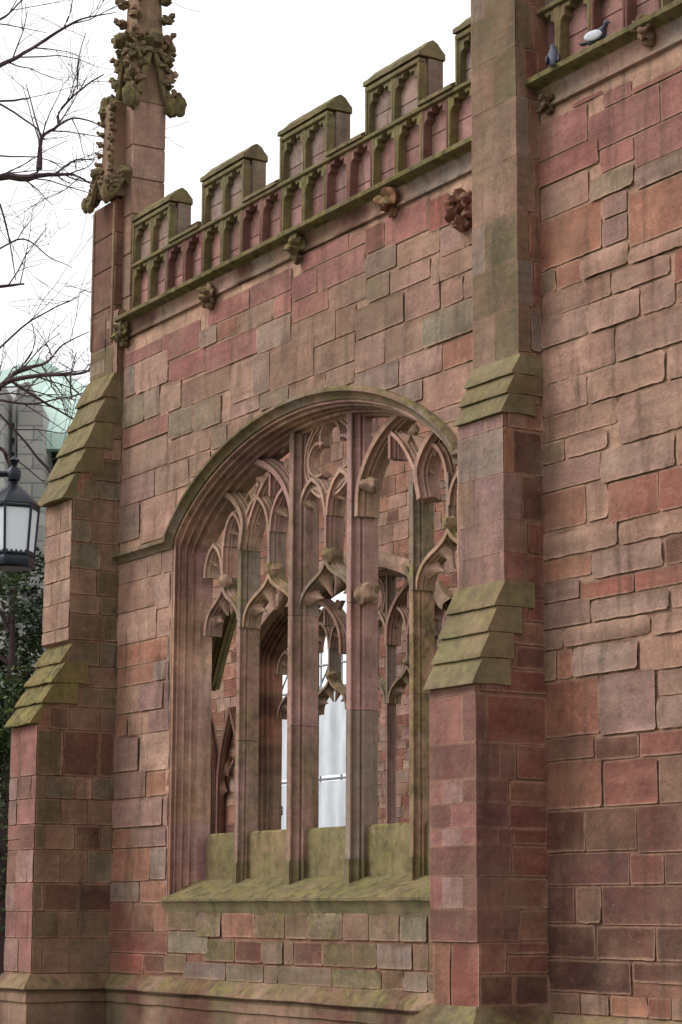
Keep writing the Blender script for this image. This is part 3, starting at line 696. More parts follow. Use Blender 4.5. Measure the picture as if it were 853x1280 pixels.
bt_r = buttress(PR, XB0, XB1, 0, lambda z: 'RRO' if z < 1 else ('PPVM' if z < 4 else ('QKM' if z < 7 else 'QKQTK')), None,
         [(-1.88, 3.93, -1.50, 5.02, 4, 'ol', .15), (-1.49, 6.80, -1.28, 7.45, 3, 'ol', .1)], lowr + midr + upr, side_r, 21,
         [(XB0, 0), (XB0, YRB), (XB1, YRB), (XB1, YR)])
S = MB(); S.prism([(-1.36, 12.55), (-1.36, 12.62), (-1.0, 12.95), (-.2, 12.95), (-.2, 12.55)], XB0 - .05, XB1 + .05, 0, PAL['K'], .2); S.build('cap_stone', CARVED, bt_r)
# left buttress
lrows = [Yp(45, 800 + Y / 2.667, YL)[1] for Y in (1110, 995, 905, 808, 697, 612, 527, 450, 295)]
def side_l(M, fc, yf):
    zs = [.74] + lrows[1:] ; z = lrows[-1]
    while z < 10.2: z += random.uniform(.26, .42); zs.append(z)
    zs = sorted(set(round(q, 3) for q in zs))
    for i, (a, b) in enumerate(zip(zs[:-1], zs[1:])):
        y0 = yf(b) if not (b > 3 and abs(yf(a) - yf(b)) > .02) else yf(b) + .05
        ks = 'SGQWT' if a > 2 else 'SDWQ'
        if a > 4.4: ks = 'SSGTQS'
        q = y0 + (.17 if i % 2 == 0 else .42)
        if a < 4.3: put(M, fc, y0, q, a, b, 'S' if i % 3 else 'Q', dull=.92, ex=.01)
        else: q = y0
        while q < -.04:
            e = min(0, q + random.uniform(.25, .6))
            if e > -.15: e = 0
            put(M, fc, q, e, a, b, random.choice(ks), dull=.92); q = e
PL = [(YL, .0), (YL, 4.40), (-.74, 5.66), (-.82, 5.70), (-.82, 7.88), (-.14, 9.95), (-.11, 9.96), (-.11, 11.0)]
bt_l = buttress(PL, LX0, LX1, 0, lambda z: 'PMVP' if z < 4 else ('LTB' if z < 9 else 'SQG'), None,
         [(-1.34, 4.40, -.72, 5.66, 4, 'mossy', .6), (-.90, 7.88, -.14, 9.95, 5, 'ol', .3)], lrows + [5.9, 6.3, 6.65, 7.0, 7.4], side_l, 11,
         [(LX0, .5), (LX0, YL), (LX1, YL), (LX1, 0)])

# --- battlemented parapet with blind cinquefoil panels
def panel_row(M, x0, x1, n, z0, z1, yf_, yb_, colb, moss, mw=.05, emb=None):
    p = (x1 - x0) / n
    for i in range(n):
        a, b = x0 + i * p, x0 + (i + 1) * p; cx = (a + b) / 2
        # sunk panel of two stones
        zm = z0 + (z1 - z0) * random.uniform(.3, .55)
        M.box(a, b, yb_, yb_ + .1, z0, zm - .004, jit(colb, .1), 0, .006); M.box(a, b, yb_, yb_ + .1, zm + .004, z1, jit(colb, .1), 0, .006)
        cf = jit(PAL['ol'], .1); mo_ = moss
        if emb: em = emb(cx); cf = jit(PAL['V'] if em else PAL['moss'], .08); mo_ = .05 if em else .5
        for sx, e in ((a, a + mw), (b - mw, b)): M.box(sx, e, yf_, yb_ + .02, z0, z1, cf, mo_, .012)
        # cusped head: spandrel plate
        w_ = p - 2 * mw; hz = z1 - .28; arc = []
        N = 28
        for k in range(N + 1):
            t = k / N; th = math.pi * (1 - t); ax = cx + w_ / 2 * math.cos(th); az = hz + .25 * math.sin(th) ** .8 * (1 + .06)
            d = min(abs(t - c) for c in (.17, .36, .64, .83)); f = .5 * max(0, 1 - d / .1) ** 1.4 * .5
            arc.append((ax + (cx - ax) * f * .9, az + (hz - .02 - az) * f * .8))
        P_ = []; fs = []
        for x, z in arc:
            P_ += [(x, yf_ + .03, z), (x, yf_ + .012, z + .012), (x, yf_ + .012, z1), (x, yb_ + .01, z)]
        for k in range(N):
            q = k * 4; fs += [(q, q + 1, q + 5, q + 4), (q + 1, q + 2, q + 6, q + 5), (q, q + 4, q + 7, q + 3)]
        M.add(P_, fs, cf, mo_)
def parapet(x0, x1, y0, merl, seed):
    random.seed(seed); M = MB(); zb, zt = 10.90, 11.62
    M.box(x0, x1, y0 + .15, y0 + .42, 10.7, 11.70, PAL['W'])
    n = int(round((x1 - x0) / .5825)); p = (x1 - x0) / n
    panel_row(M, x0, x1, n, zb, zt, y0 - .0, y0 + .13, lin((156, 116, 110)), .3, .05, lambda x: not any(a < x < a + 1.3 for a in merl))
    M.box(x0, x1, y0 - .03, y0 + .05, zt - .01, zt + .05, PAL['ol'], .5, .012)
    par = M.build('parapet', CARVED, church)
    last = x0
    for k, mx in enumerate(merl):
        S = MB(); a, b = mx, mx + 1.30
        S.box(a, b, y0 + .13, y0 + .36, zt + .05, 12.36, jit(PAL['K'], .05), .25, .015)
        panel_row(S, a + .03, b - .03, 2, zt + .06, 12.28, y0 - .0, y0 + .10, lin((150, 128, 118)), .35, .045)
        S.box(a - .0, a + .05, y0 - .02, y0 + .1, zt + .06, 12.3, PAL['ol'], .5, .01); S.box(b - .05, b + .0, y0 - .02, y0 + .1, zt + .06, 12.3, PAL['ol'], .5, .01)
        S.box(a + .0, b, y0 - .025, y0 + .09, 12.27, 12.34, PAL['ol'], .5, .012)
        S.rprism([(y0 - .045, 12.36), (y0 - .045, 12.42), (y0 + .0, 12.45), (y0 + .12, 12.57), (y0 + .19, 12.61), (y0 + .27, 12.57), (y0 + .38, 12.44), (y0 + .385, 12.36)], a - .03, b + .02, jit(PAL['ol'], .1), .3, .006)
        S.build('merlon', CARVED, par)
        if a - last > .1:
            S = MB(); S.prism([(y0 - .06, 11.67), (y0 - .06, 11.72), (y0 + .2, 11.86), (y0 + .46, 11.72), (y0 + .46, 11.67)], last + .03, a - .035, 0, PAL['ol'], .5); S.build('coping', CARVED, par)
        last = b
    if x1 > last + .1:
        S = MB(); S.prism([(y0 - .06, 11.67), (y0 - .06, 11.72), (y0 + .2, 11.86), (y0 + .46, 11.72), (y0 + .46, 11.67)], last + .03, x1, 0, PAL['ol'], .5); S.build('coping', CARVED, par)
    return par
par1 = parapet(-9.40, 1.84, 0., [-9.40, -7.05, -4.71, -2.44, -.33], 5)
par2 = parapet(2.45, 9.4, YR, [2.45, 4.8, 7.1], 6); par2.location.z = -.29
build_window(church, 0.)

# --- carved heads along the string course
def grotesque(parent, x, y0, z, s=1., key='S', moss=.6, sd=0):
    M = MB(); c = tuple(q * .8 for q in jit(PAL[key], .1)); s *= .85
    M.blob((x, y0 - .10 * s, z), (.13 * s, .15 * s, .15 * s), .7, 13 / s, c, moss, 18, sd); M.blob((x + .03, y0 - .17 * s, z - .06 * s), (.08 * s, .1 * s, .07 * s), .5, 14, c, moss, 8, sd + 3)
    M.blob((x - .09 * s, y0 - .12 * s, z + .07 * s), (.05 * s, .06 * s, .07 * s), .4, 15, c, moss, 7, sd + 5); M.blob((x + .10 * s, y0 - .12 * s, z + .07 * s), (.05 * s, .06 * s, .07 * s), .4, 15, c, moss, 7, sd + 7)
    M.blob((x, y0 - .05 * s, z - .17 * s), (.09 * s, .08 * s, .08 * s), .5, 14, c, moss * .6, 8, sd + 9)
    return M.build('carved_head', CARVED, parent, 75)
for i, (px, py) in enumerate(((153, 418), (260, 370), (370, 310), (487, 250))):
    x, z = Yp(px, py, -.1); grotesque(church, x, 0, z + .02, 1.05, 'SQSO'[i], .5, i * 11)
for i, (px, py) in enumerate(((679, 128), (806, 34))):
    x, z = Yp(px, py, YR - .1); grotesque(church, x, YR, z, (.62, .9)[i], 'ZQ'[i], .35, 50 + i * 9)
x, z = Yp(577, 262, -.1)
M = MB()
for k in range(8):
    t = .4 + 2 * math.pi * k / 8 + random.uniform(-.2, .2); q = random.uniform(.8, 1.25)
    M.blob((x + .17 * math.cos(t), -.06 * q, z + .18 * math.sin(t)), (.085 * q, .12 * q, .085 * q), .55, 11, tuple(a * .75 for a in jit(PAL['R'], .15)), .05, 14, k * 7.)
M.blob((x, -.0, z), (.12, .04, .13), .3, 9, lin((42, 26, 22)))  # near-black lump in the ring, painting the shade of its hollow
M.build('carved_spout', CARVED, church)

# --- pinnacle on the left buttress
random.seed(31)
M = MB(); qx0, qx1, qy0, qy1 = -10.08, -9.52, .02, .60
zc = [10.0, 10.6, 11.2, 11.9, 12.55, 13.15, 13.7, 14.45]
for a, b in zip(zc[:-1], zc[1:]): M.box(qx0, qx1, qy0, qy1, a + .004, b - .004, jit(PAL['B'] if a > 12 else PAL['Q'], .08), .1, .014)
# forward shaft
for a, b in zip([9.96, 10.45, 11.1, 11.75, 12.3], [10.45, 11.1, 11.75, 12.3, 12.86]): M.box(LX0, -9.80, -.115, .5, a + .004, b - .004, jit(PAL['W'] if a > 10.4 else PAL['S'], .1), .15, .014)
for e in (LX0 + .02, -9.88): M.box(e, e + .055, -.14, -.1, 10.5, 12.8, PAL['Q'], .3, .01)
M.box(LX0, -9.7, -.02, .6, 9.96, 10.9, PAL['S'], .3, .02)
pin = M.build('pinnacle', CARVED, church)
def crocket(M, c, d, s=1.):
    d = Vector(d).normalized(); c = Vector(c); k = jit(PAL[random.choice('SSQ')], .1)
    M.blob(c + d * .05 * s, (.08 * s, .08 * s, .06 * s), .55, 18, k, .28, 8, random.uniform(0, 50)); M.blob(c + d * .14 * s + Vector((0, 0, .05 * s)), (.04 * s,) * 3, .5, 20, k, .3, 6, random.uniform(0, 50))
def spire(parent, cx, cy, z0, h0, z1, h1, n, cs):
    M = MB(); k = jit(PAL['Q'], .05)
    vs = [(cx + sx * h, cy + sy * h, z) for z, h in ((z0, h0), (z1, h1)) for sx, sy in ((-1, -1), (1, -1), (1, 1), (-1, 1))]
    M.add(vs, [(0, 1, 5, 4), (1, 2, 6, 5), (2, 3, 7, 6), (3, 0, 4, 7), (3, 2, 1, 0), (4, 5, 6, 7)], k, .25)
    sp = M.build('spire', CARVED, parent)
    for i in range(n):
        t = (i + .3) / n; z = z0 + (z1 - z0) * t; h = h0 + (h1 - h0) * t
        for sx, sy in ((-1, -1), (1, -1), (1, 1), (-1, 1)): C = MB(); crocket(C, (cx + sx * h, cy + sy * h, z), (sx, sy, .1), cs); C.build('crocket', CARVED, parent)
def gablets(parent, cx, cy, h, z0, z1, cs, fin):
    G = MB(); k = PAL['S']
    for (ax, ay) in ((0, -1), (1, 0), (0, 1), (-1, 0)):
        tx, ty = -ay, ax
        def P3(u, z, o): return (cx + ax * (h + o) + tx * u, cy + ay * (h + o) + ty * u, z)
        for sg in (-1, 1):
            q = spline([(1.08, 0), (.86, .1), (.62, .32), (.42, .58), (.2, .8), (.0, 1.)], 3); pts = [P3(sg * a * h, z0 + b * (z1 - z0), .045) for a, b in q]
            G.tube(pts, [.055] * len(pts), 5, k, .5)
            # filled gable behind the rib
            n = len(q)
            G.add([P3(sg * a * h, z0 + b * (z1 - z0), .02) for a, b in q] + [P3(sg * a * h * .0, z0 + b * (z1 - z0) + .0, .02) for a, b in q], [], k) if 0 else None
            for i in (3, 6, 9, 12, 15): a, b = q[i]; crocket(G, P3(sg * a * h, z0 + b * (z1 - z0) + .03, .05), (ax * .3 + tx * sg, ay * .3 + ty * sg, .6), cs * .75)
        G.blob(P3(0, z1 + .06, .08), (.12 * cs, .12 * cs, .10 * cs), .4, 12, k, .6, 7, random.uniform(0, 9))
    for sx, sy in ((-1, -1), (1, -1), (1, 1), (-1, 1)):
        c = Vector((cx + sx * h, cy + sy * h, z0)); d = Vector((sx, sy, 0)).normalized()
        G.blob(c + d * fin * .35, (fin * .5, fin * .5, .11 * cs + .03), .3, 9, k, .5, 8, random.uniform(0, 9)); G.blob(c + d * fin * .95 + Vector((0, 0, .02)), (fin * .38, fin * .38, .13 * cs + .02), .35, 12, k, .6, 8, random.uniform(0, 9))
    G.build('gablets', CARVED, parent)
mx, my = (qx0 + qx1) / 2, (qy0 + qy1) / 2
gablets(pin, mx, my, .29, 14.42, 15.45, 1.35, .25)
spire(pin, mx, my, 14.45, .275, 20.2, .05, 17, 1.25)
fx, fy = -9.96, .02
gablets(pin, fx, -.05, .27, 12.80, 13.2, .9, .15)
spire(pin, fx, -.05, 12.9, .20, 14.45, .15, 9, .7)
M = MB(); M.box(fx - .15, fx + .15, -.2, .1, 14.4, 14.5, PAL['ol'], .6, .03); M.build('cap', CARVED, pin)

# ================================================================= FAR WALL inside the ruin
YF = 8.0
xc = Yp(452, 900, YF + .5)[0] - .0
inner = thing('inner_wall', 'far inner church wall with its own tracery window, seen through the big window', 'wall')
random.seed(5)
FCX = Yp(347, 950, YF + .50)[0] + 3.61
M = MB(); FF = yface(YF)
oc = lambda u, v: in_open(u, v, .2, FCX)
grid_sheet(M, FF, FCX - 9, FCX + 8, 0, 12.8, lambda u, v: PAL['O'], skip=oc, s=.14, rough=.02)
M.box(FCX - 9, FCX - WA + .24, YF + .3, YF + .62, 0, 12.7, PAL['W']); M.box(FCX + WA - .24, FCX + 8, YF + .3, YF + .62, 0, 12.7, PAL['W'])
xs = np.linspace(FCX - WA + .24, FCX + WA - .24, 61)
for a, b in zip(xs[:-1], xs[1:]):
    z = min(H(abs(a - FCX), WA - .22, WR - .22), H(abs(b - FCX), WA - .22, WR - .22)); M.box(float(a), float(b), YF + .5, YF + .62, z, 12.7, PAL['O'])
M.box(FCX - 4, FCX + 4, YF + .1, YF + .62, 0, 1.7, PAL['W'])
coursing(M, FF, lambda a, b: FCX - 8.9, lambda a, b: FCX + 7.9, .1, 12.7, 'OROBWTO', .25, .38, .3, .7, clip=oc, step=.1)
iw = M.build('masonry', MASON, inner)
# pale rubble arch over the window
M = MB(); hp = [(x + FCX - WC, z + .12) for x, z in arch_path(0) if z > WZ + .2]
sweep(M, hp, [(.0, .0), (.0, -.16), (-.10, -.22), (-.28, -.20), (-.30, -.0)], lambda a, b, t: (a, YF + t, b), drums('LTL', .35, 8), 0, wob=.03)
M.build('relieving_arch', MASON, iw)
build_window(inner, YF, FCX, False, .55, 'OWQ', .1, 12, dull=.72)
# blind tracery panels left of the far window
M = MB()
for k in range(3):
    bx = FCX - WA - .55 - k * 1.3
    for sx in (-1, 1):
        sweep_closed(M, dens([(bx + sx * .5, .3), (bx + sx * .5, 4.0)], .4) + spline([(bx + sx * .5, 4.05), (bx + sx * .47, 4.6), (bx + sx * .32, 5.2), (bx, 5.9)], 4), bar_prof(.04, .09, .2), lambda a, b, t: (a, YF - .2 + t, b), lambda s: PAL['W'])
    foil_plate(M, point_arch(bx, .9, 3.9, 4.9), .9, YF - .16, .12, PAL['W'])
M.build('blind_tracery', CARVED, inner)

# leaning broken rib behind the first light
M = MB(); p0, p1, p2 = Yp(292, 752, 1.6), Yp(277, 800, 1.6), Yp(262, 860, 1.6)
sweep_closed(M, dens(spline([p0, p1, p2], 4), .1), bar_prof(.05, .13, .3), lambda a, b, t: (a, 1.45 + t, b), lambda s: PAL['ol'], .6)
p3 = (p2[0] - .35, -.0)
M.build('broken_rib', CARVED, church)

# ================================================================= beyond: sheeted scaffold, masonry stub
poly_m = flat('plastic_sheet', (.62, .64, .68), .45, 0, .06, 3., .15)
steel = flat('galvanised_tube', (.35, .35, .36), .4, .8)
sc = thing('scaffold', 'scaffold wrapped in white plastic sheeting beyond the far window', 'scaffold')
YS = 17.0
sx0, sx1 = Yp(318, 950, YS)[0], Yp(472, 950, YS)[0]; zt = Yp(420, 861, YS)[1]; zm = Yp(420, 972, YS)[1]
for (za, zb) in ((0.2, zm - .08), (zm + .08, zt)):
    M = MB(); n = 70; P_ = []; fs = []
    for j in range(13):
        for i in range(n + 1):
            u = i / n; v = j / 12; x = sx0 + (sx1 - sx0) * u
            P_.append((x, YS + .10 * nz(x * 2.2, v * 1.5 + za, 1) + .05 * nz(x * 7, v * 3, 4) + .04 * math.sin(x * 9 + v), za + (zb - za) * v))
    for j in range(12):
        for i in range(n): a = j * (n + 1) + i; fs.append((a, a + 1, a + n + 2, a + n + 1))
    M.add(P_, fs, (.7, .7, .7)); M.build('sheeting', poly_m, sc, 180)
for k in range(7):
    x = sx0 + (sx1 - sx0) * k / 6; M = MB(); M.tube([(x, YS + .25, 0), (x, YS + .25, zt + 1.2)], .03, 8); M.build('standard', steel, sc)
for z in (zm, zt + .1, zt + .75):
    M = MB(); M.tube([(sx0, YS + .2, z), (sx1, YS + .2, z)], .035, 8); M.build('ledger', steel, sc)
for k in range(3):
    M = MB(); x = sx0 + (sx1 - sx0) * (k + .3) / 3; M.tube([(x, YS + .3, zt - .2), (x + 1.0, YS + .3, zt + 1.0)], .025, 6); M.build('brace', steel, sc)
stub = MB(); random.seed(77)
bx0, bx1 = Yp(446, 950, 15.)[0], Yp(700, 950, 15.)[0]; bz = Yp(480, 855, 15.)[1]
FB = yface(15.0); grid_sheet(stub, FB, bx0, bx1, 0, 14, lambda u, v: PAL['mortar'], s=.2)
coursing(stub, FB, lambda a, b: bx0, lambda a, b: bx1, 0, 14, 'RKRTMWB', .22, .34, .3, .7)
stub.box(bx0, bx1, 15.05, 15.9, 0, 13.98, PAL['W'])
st_ = stub.build('stone_wall', MASON); tag(st_, 'coursed red and grey stone wall standing beyond the far window, right of the white sheeting', 'wall')

# ================================================================= background building
copper = flat('green_copper', (.50, .67, .60), .55, 0, .12, .6)
render_ = flat('grey_stone', (.36, .35, .33), .85, 0, .15, .6)
def coursed(m, w_, h_, mortar):
    n = m.node_tree; b = n.nodes['Principled BSDF']; src = b.inputs['Base Color'].links[0].from_socket
    g = node(n, 'ShaderNodeNewGeometry'); mp_ = node(n, 'ShaderNodeMapping'); mp_.inputs['Rotation'].default_value = (0, 0, -math.atan2(_r0[1], _r0[0])); n.links.new(g.outputs['Position'], mp_.inputs['Vector'])
    sp = node(n, 'ShaderNodeSeparateXYZ'); cb = node(n, 'ShaderNodeCombineXYZ'); n.links.new(mp_.outputs[0], sp.inputs[0]); n.links.new(sp.outputs[0], cb.inputs[0]); n.links.new(sp.outputs[2], cb.inputs[1])
    bk = node(n, 'ShaderNodeTexBrick'); n.links.new(cb.outputs[0], bk.inputs['Vector']); bk.inputs['Scale'].default_value = 1; bk.inputs['Brick Width'].default_value = w_; bk.inputs['Row Height'].default_value = h_
    bk.inputs['Mortar Size'].default_value = .03; bk.inputs['Color1'].default_value = (.82, .82, .80, 1); bk.inputs['Color2'].default_value = (1.1, 1.08, 1.05, 1); bk.inputs['Mortar'].default_value = (*mortar, 1)
    q = node(n, 'ShaderNodeMix', data_type='RGBA', blend_type='MULTIPLY'); q.inputs[0].default_value = 1; n.links.new(src, q.inputs[6]); n.links.new(bk.outputs['Color'], q.inputs[7]); n.links.new(q.outputs[2], b.inputs['Base Color'])
coursed(render_, 1.1, .5, (.55, .55, .55)); coursed(copper, .75, 60., (.72, .78, .76))
white_ = flat('white_concrete', (.72, .72, .72), .7, 0, .08, 1)
dark_ = flat('dark_glazing', (.03, .035, .05), .25, 0, .2, 2)
DB = 75.0
bb = thing('modern_cathedral', 'modern grey stone building with a pale green copper roof behind the bare branches', 'building')
def quadslab(M, pts, dep, col=(.5, .5, .5)):
    """picture points at distance DB+o, given real thickness"""
    f = [at(px, py, DB + o) for px, py, o in pts]; bk = [p + Vector(_d0) * dep for p in f]; n = len(f)
    M.add(f + bk, [tuple(range(n)), tuple(range(2 * n - 1, n - 1, -1))] + [(i, (i + 1) % n, n + (i + 1) % n, n + i) for i in range(n)], col)
M = MB(); quadslab(M, [(-60, 560, 3), (170, 560, 3), (170, 1180, 3), (-60, 1180, 3)], 12); M.build('wall', render_, bb)
M = MB(); quadslab(M, [(50, 447, 8), (76, 462, 8), (190, 548, 4), (190, 541, 1), (52, 541, 1), (36, 480, 4), (-80, 505, 6), (-80, 492, 6)], 1.0); quadslab(M, [(52, 541, .9), (190, 541, .9), (190, 561, .9), (52, 561, .9)], .5); M.build('roof', copper, bb)
M = MB(); quadslab(M, [(22, 481, 0), (36, 477, 0), (54, 510, 0), (54, 1180, 0), (22, 1180, 0)], 3); quadslab(M, [(-80, 480, -1), (5, 480, -1), (5, 1180, -1), (-80, 1180, -1)], 3); M.build('pier', render_, bb)
M = MB(); quadslab(M, [(7, 482, 1), (20, 482, 1), (20, 1180, 1), (7, 1180, 1)], .5); mw_ = M.build('window', white_, bb)
for k in range(22):
    M = MB(); quadslab(M, [(9 + (k % 2) * 5, 520 + k * 9, .9), (13 + (k % 2) * 5, 520 + k * 9, .9), (13 + (k % 2) * 5, 527 + k * 9, .9), (9 + (k % 2) * 5, 527 + k * 9, .9)], .05); M.build('pane', dark_, mw_)
M = MB(); quadslab(M, [(53, 562, 2.4), (190, 562, 2.4), (190, 576, 2.4), (53, 576, 2.4)], .4); quadslab(M, [(56, 576, 2.6), (73, 576, 2.6), (73, 680, 2.6), (56, 680, 2.6)], .3); M.build('window', dark_, bb)

# ================================================================= trees
bark = flat('dark_bark', (.060, .034, .034), .9, 0, .3, 6, .3)
def branch(M, p, d, L_, r, depth, rr):
    n = 4; pts = [p]; rad = [r]; q = p.copy(); dd = d.copy()
    for i in range(n):
        dd = (dd + Vector((rr.gauss(0, .16), rr.gauss(0, .16), rr.gauss(0.03, .14)))).normalized(); q = q + dd * L_ / n; pts.append(q.copy()); rad.append(max(.0055, r * (1 - .6 * (i + 1) / n)))
    M.tube(pts, rad, 3 if r < .012 else 5)
    if depth <= 0: return
    for k in range(rr.choice((3, 4, 4, 5))):
        i = rr.randint(1, n); s = rr.choice((-1, 1)); nd = (dd + Vector((rr.gauss(0, .55), rr.gauss(0, .55), rr.gauss(.05, .5)))).normalized()
        branch(M, pts[i], nd, L_ * rr.uniform(.45, .75), max(.004, rad[i] * .65), depth - 1, rr)
bt = thing('bare_tree', 'leafless tree whose dark branches reach in from the left edge against white sky', 'tree')
rr = random.Random(12); DT = 44.
T = MB(); base = at(-330, 1180, DT); base.z = 0; crown0 = at(-260, 560, DT)
T.tube([base, (base + crown0) / 2 + Vector((.2, 0, 0)), crown0], [.42, .33, .22], 12); T.build('trunk', bark, bt)
T = MB()
mains = [[(-260, 560, 22), (-120, 300, 14), (-60, 120, 9), (0, 82, 5.5), (30, 67, 4.5), (80, 35, 3.2), (110, 22, 2), (145, 15, 1)],
 [(-260, 560, 22), (-120, 330, 13), (-40, 235, 10), (0, 222, 8), (45, 219, 8.5), (52, 175, 4.5), (72, 157, 3.8), (74, 140, 3.2), (95, 117, 2.6), (130, 92, 1.5)],
 [(45, 219, 6), (80, 218, 4), (100, 222, 2.5), (118, 232, 1.2)], [(72, 157, 3), (90, 148, 2.4), (110, 150, 1.8), (134, 162, 1)],
 [(68, 217, 3), (95, 200, 2), (118, 200, 1)], [(0, 127, 3), (36, 124, 2)], [(-60, 380, 6), (0, 358, 4), (30, 356, 2.5)],
 [(-260, 560, 20), (-120, 540, 12), (-20, 500, 8), (4, 480, 6), (25, 463, 5), (60, 452, 3), (80, 430, 2), (112, 415, 1)],
 [(4, 480, 6.5), (14, 476, 5.5), (45, 470, 5), (80, 469, 3.5), (108, 464, 2.5), (113, 455, 1)], [(14, 476, 4), (30, 487, 3.5), (60, 506, 3), (90, 522, 2), (112, 533, 1)],
 [(0, 518, 3), (25, 545, 3), (50, 575, 2.6), (80, 612, 1.4)], [(0, 500, 3), (40, 505, 2.5), (75, 498, 1.8), (112, 490, 1)],
 [(-20, 555, 6), (3, 562, 4.5), (10, 578, 3.2), (14, 592, 2)], [(25, 463, 3), (40, 440, 2), (45, 420, 1)],
 [(0, 255, 2.5), (10, 290, 2), (20, 350, 1)], [(0, 312, 2.2), (30, 298, 2), (60, 320, 1.4), (90, 335, .8)], [(0, 435, 2.5), (40, 400, 2), (100, 370, 1)],
 [(52, 175, 2.5), (45, 150, 2), (33, 105, 1)], [(97, 112, 2), (98, 75, 1.5), (108, 40, .8)], [(0, 130, 2.5), (40, 155, 2), (56, 175, 1.6)], [(-30, 40, 4), (0, 25, 3), (20, 8, 2), (40, -10, 1)], [(80, 35, 2.4), (88, 15, 1.8), (92, -8, 1)],
 [(90, 500, 2), (88, 470, 1.5), (96, 440, 1)], [(-30, 190, 3), (0, 195, 2), (60, 200, 1.2), (100, 230, .7)]]
for mi, ml_ in enumerate(mains):
    off = rr.uniform(-1.5, 1.5); pts = []; rad = []
    for k, q in enumerate(spline([tuple(map(float, a)) for a in ml_], 4)): pts.append(at(q[0], q[1] + 2 * nz(q[0] * .05, q[1] * .05, mi), DT + off + .4 * nz(k * .3, mi, 0))); rad.append(max(.007, q[2] * .58 * DT / F))
    T.tube(pts, rad, 6)
    for k in range(3, len(pts) - 1):
        if rr.random() < .42 and rad[k] < .09:
            dd = (pts[k + 1] - pts[k - 1]).normalized(); s = rr.choice((-1, 1))
            nd = (dd * .8 + Vector((rr.gauss(0, .5), rr.gauss(0, .5), rr.gauss(.0, .6)))).normalized()
            branch(T, pts[k], nd, rr.uniform(.7, 2.1), max(.009, min(.018, rad[k] * .55)), 1, rr)
T.build('crown', bark, bt)

leafm, n_, b_ = mk('holly_leaf')
at_ = node(n_, 'ShaderNodeAttribute', attribute_name='Col'); n_.links.new(at_.outputs['Color'], b_.inputs['Base Color']); b_.inputs['Roughness'].default_value = .38
def leafy(M, centre, rad, n, size, rr, cols):
    """clumps of small leaf faces spread through an ellipsoid"""
    cl = []
    for _ in range(max(6, n // 160)):
        d = Vector((rr.gauss(0, 1), rr.gauss(0, 1), rr.gauss(0, 1))).normalized() * rr.uniform(.35, 1) ** .5
        cl.append((Vector((centre[0] + d.x * rad[0], centre[1] + d.y * rad[1], centre[2] + d.z * rad[2])), rr.uniform(.25, .6) * min(rad) * .7, rr.choice(cols)))
    for _ in range(n):
        c, r, col = rr.choice(cl); p = c + Vector((rr.gauss(0, .5), rr.gauss(0, .5), rr.gauss(0, .45))) * r
        a = Vector((rr.gauss(0, 1), rr.gauss(0, 1), rr.gauss(0, .6))).normalized(); b = a.cross(Vector((rr.gauss(0, 1), rr.gauss(0, 1), rr.gauss(0, 1)))).normalized(); s = size * rr.uniform(.6, 1.3)
        k = rr.uniform(.6, 1.4); M.add([p - a * s, p + b * s * .42, p + a * s, p - b * s * .42], [(0, 1, 2, 3)], tuple(x * k for x in col))
GR = [(.028, .05, .018), (.045, .075, .022), (.07, .11, .03), (.02, .035, .016), (.10, .13, .04)]
def ever(name, label, px, py_base, dist, rads, cz, n, size, seed):
    rr = random.Random(seed); b = at(px, 1150, dist); b.z = 0; o = thing(name, label, 'tree', b)
    M = MB(); top = cz + rads[2] * .6
    M.tube([(0, 0, 0), (.1, .05, cz * .5), (.0, .1, top)], [.16, .12, .03], 8)
    for k in range(14): z = rr.uniform(.8, top); a = rr.uniform(0, 6.28); M.tube([(0, .05, z), (math.cos(a) * rads[0] * .5, math.sin(a) * rads[1] * .5, z + .4), (math.cos(a) * rads[0] * .85, math.sin(a) * rads[1] * .85, z + .5)], [.05, .03, .012], 5)
    M.build('trunk', bark, o); M = MB(); leafy(M, (0, 0, cz), rads, n, size, rr, GR); M.build('crown', leafm, o, 180); return o
ever('holly_tree', 'glossy dark evergreen rising below the lantern beside the left buttress', -2, 1100, 38., (1.0, 1.2, 2.3), 6.0, 15000, .06, 3)
ever('yew_tree', 'dense dark evergreen filling the lower left edge beside the left buttress', -30, 1100, 39., (1.6, 1.5, 3.4), 2.7, 26000, .065, 4)
# a leafy shrub just seen through the second light
sxx = Yp(345, 950, 13.)[0]; rr = random.Random(8)
o = thing('evergreen_shrub', 'thin dark leafy shrub seen through the second light against white sheeting', 'shrub', (sxx, 13., 0))
M = MB(); M.tube([(-.5, 0, 0), (-.3, 0, 2.5), (-.2, 0, 4.2)], [.04, .03, .01], 6); M.build('stem', bark, o)
M = MB(); leafy(M, (-.1, 0, 3.0), (.32, .3, 1.9), 900, .07, rr, GR); M.build('crown', leafm, o, 180)

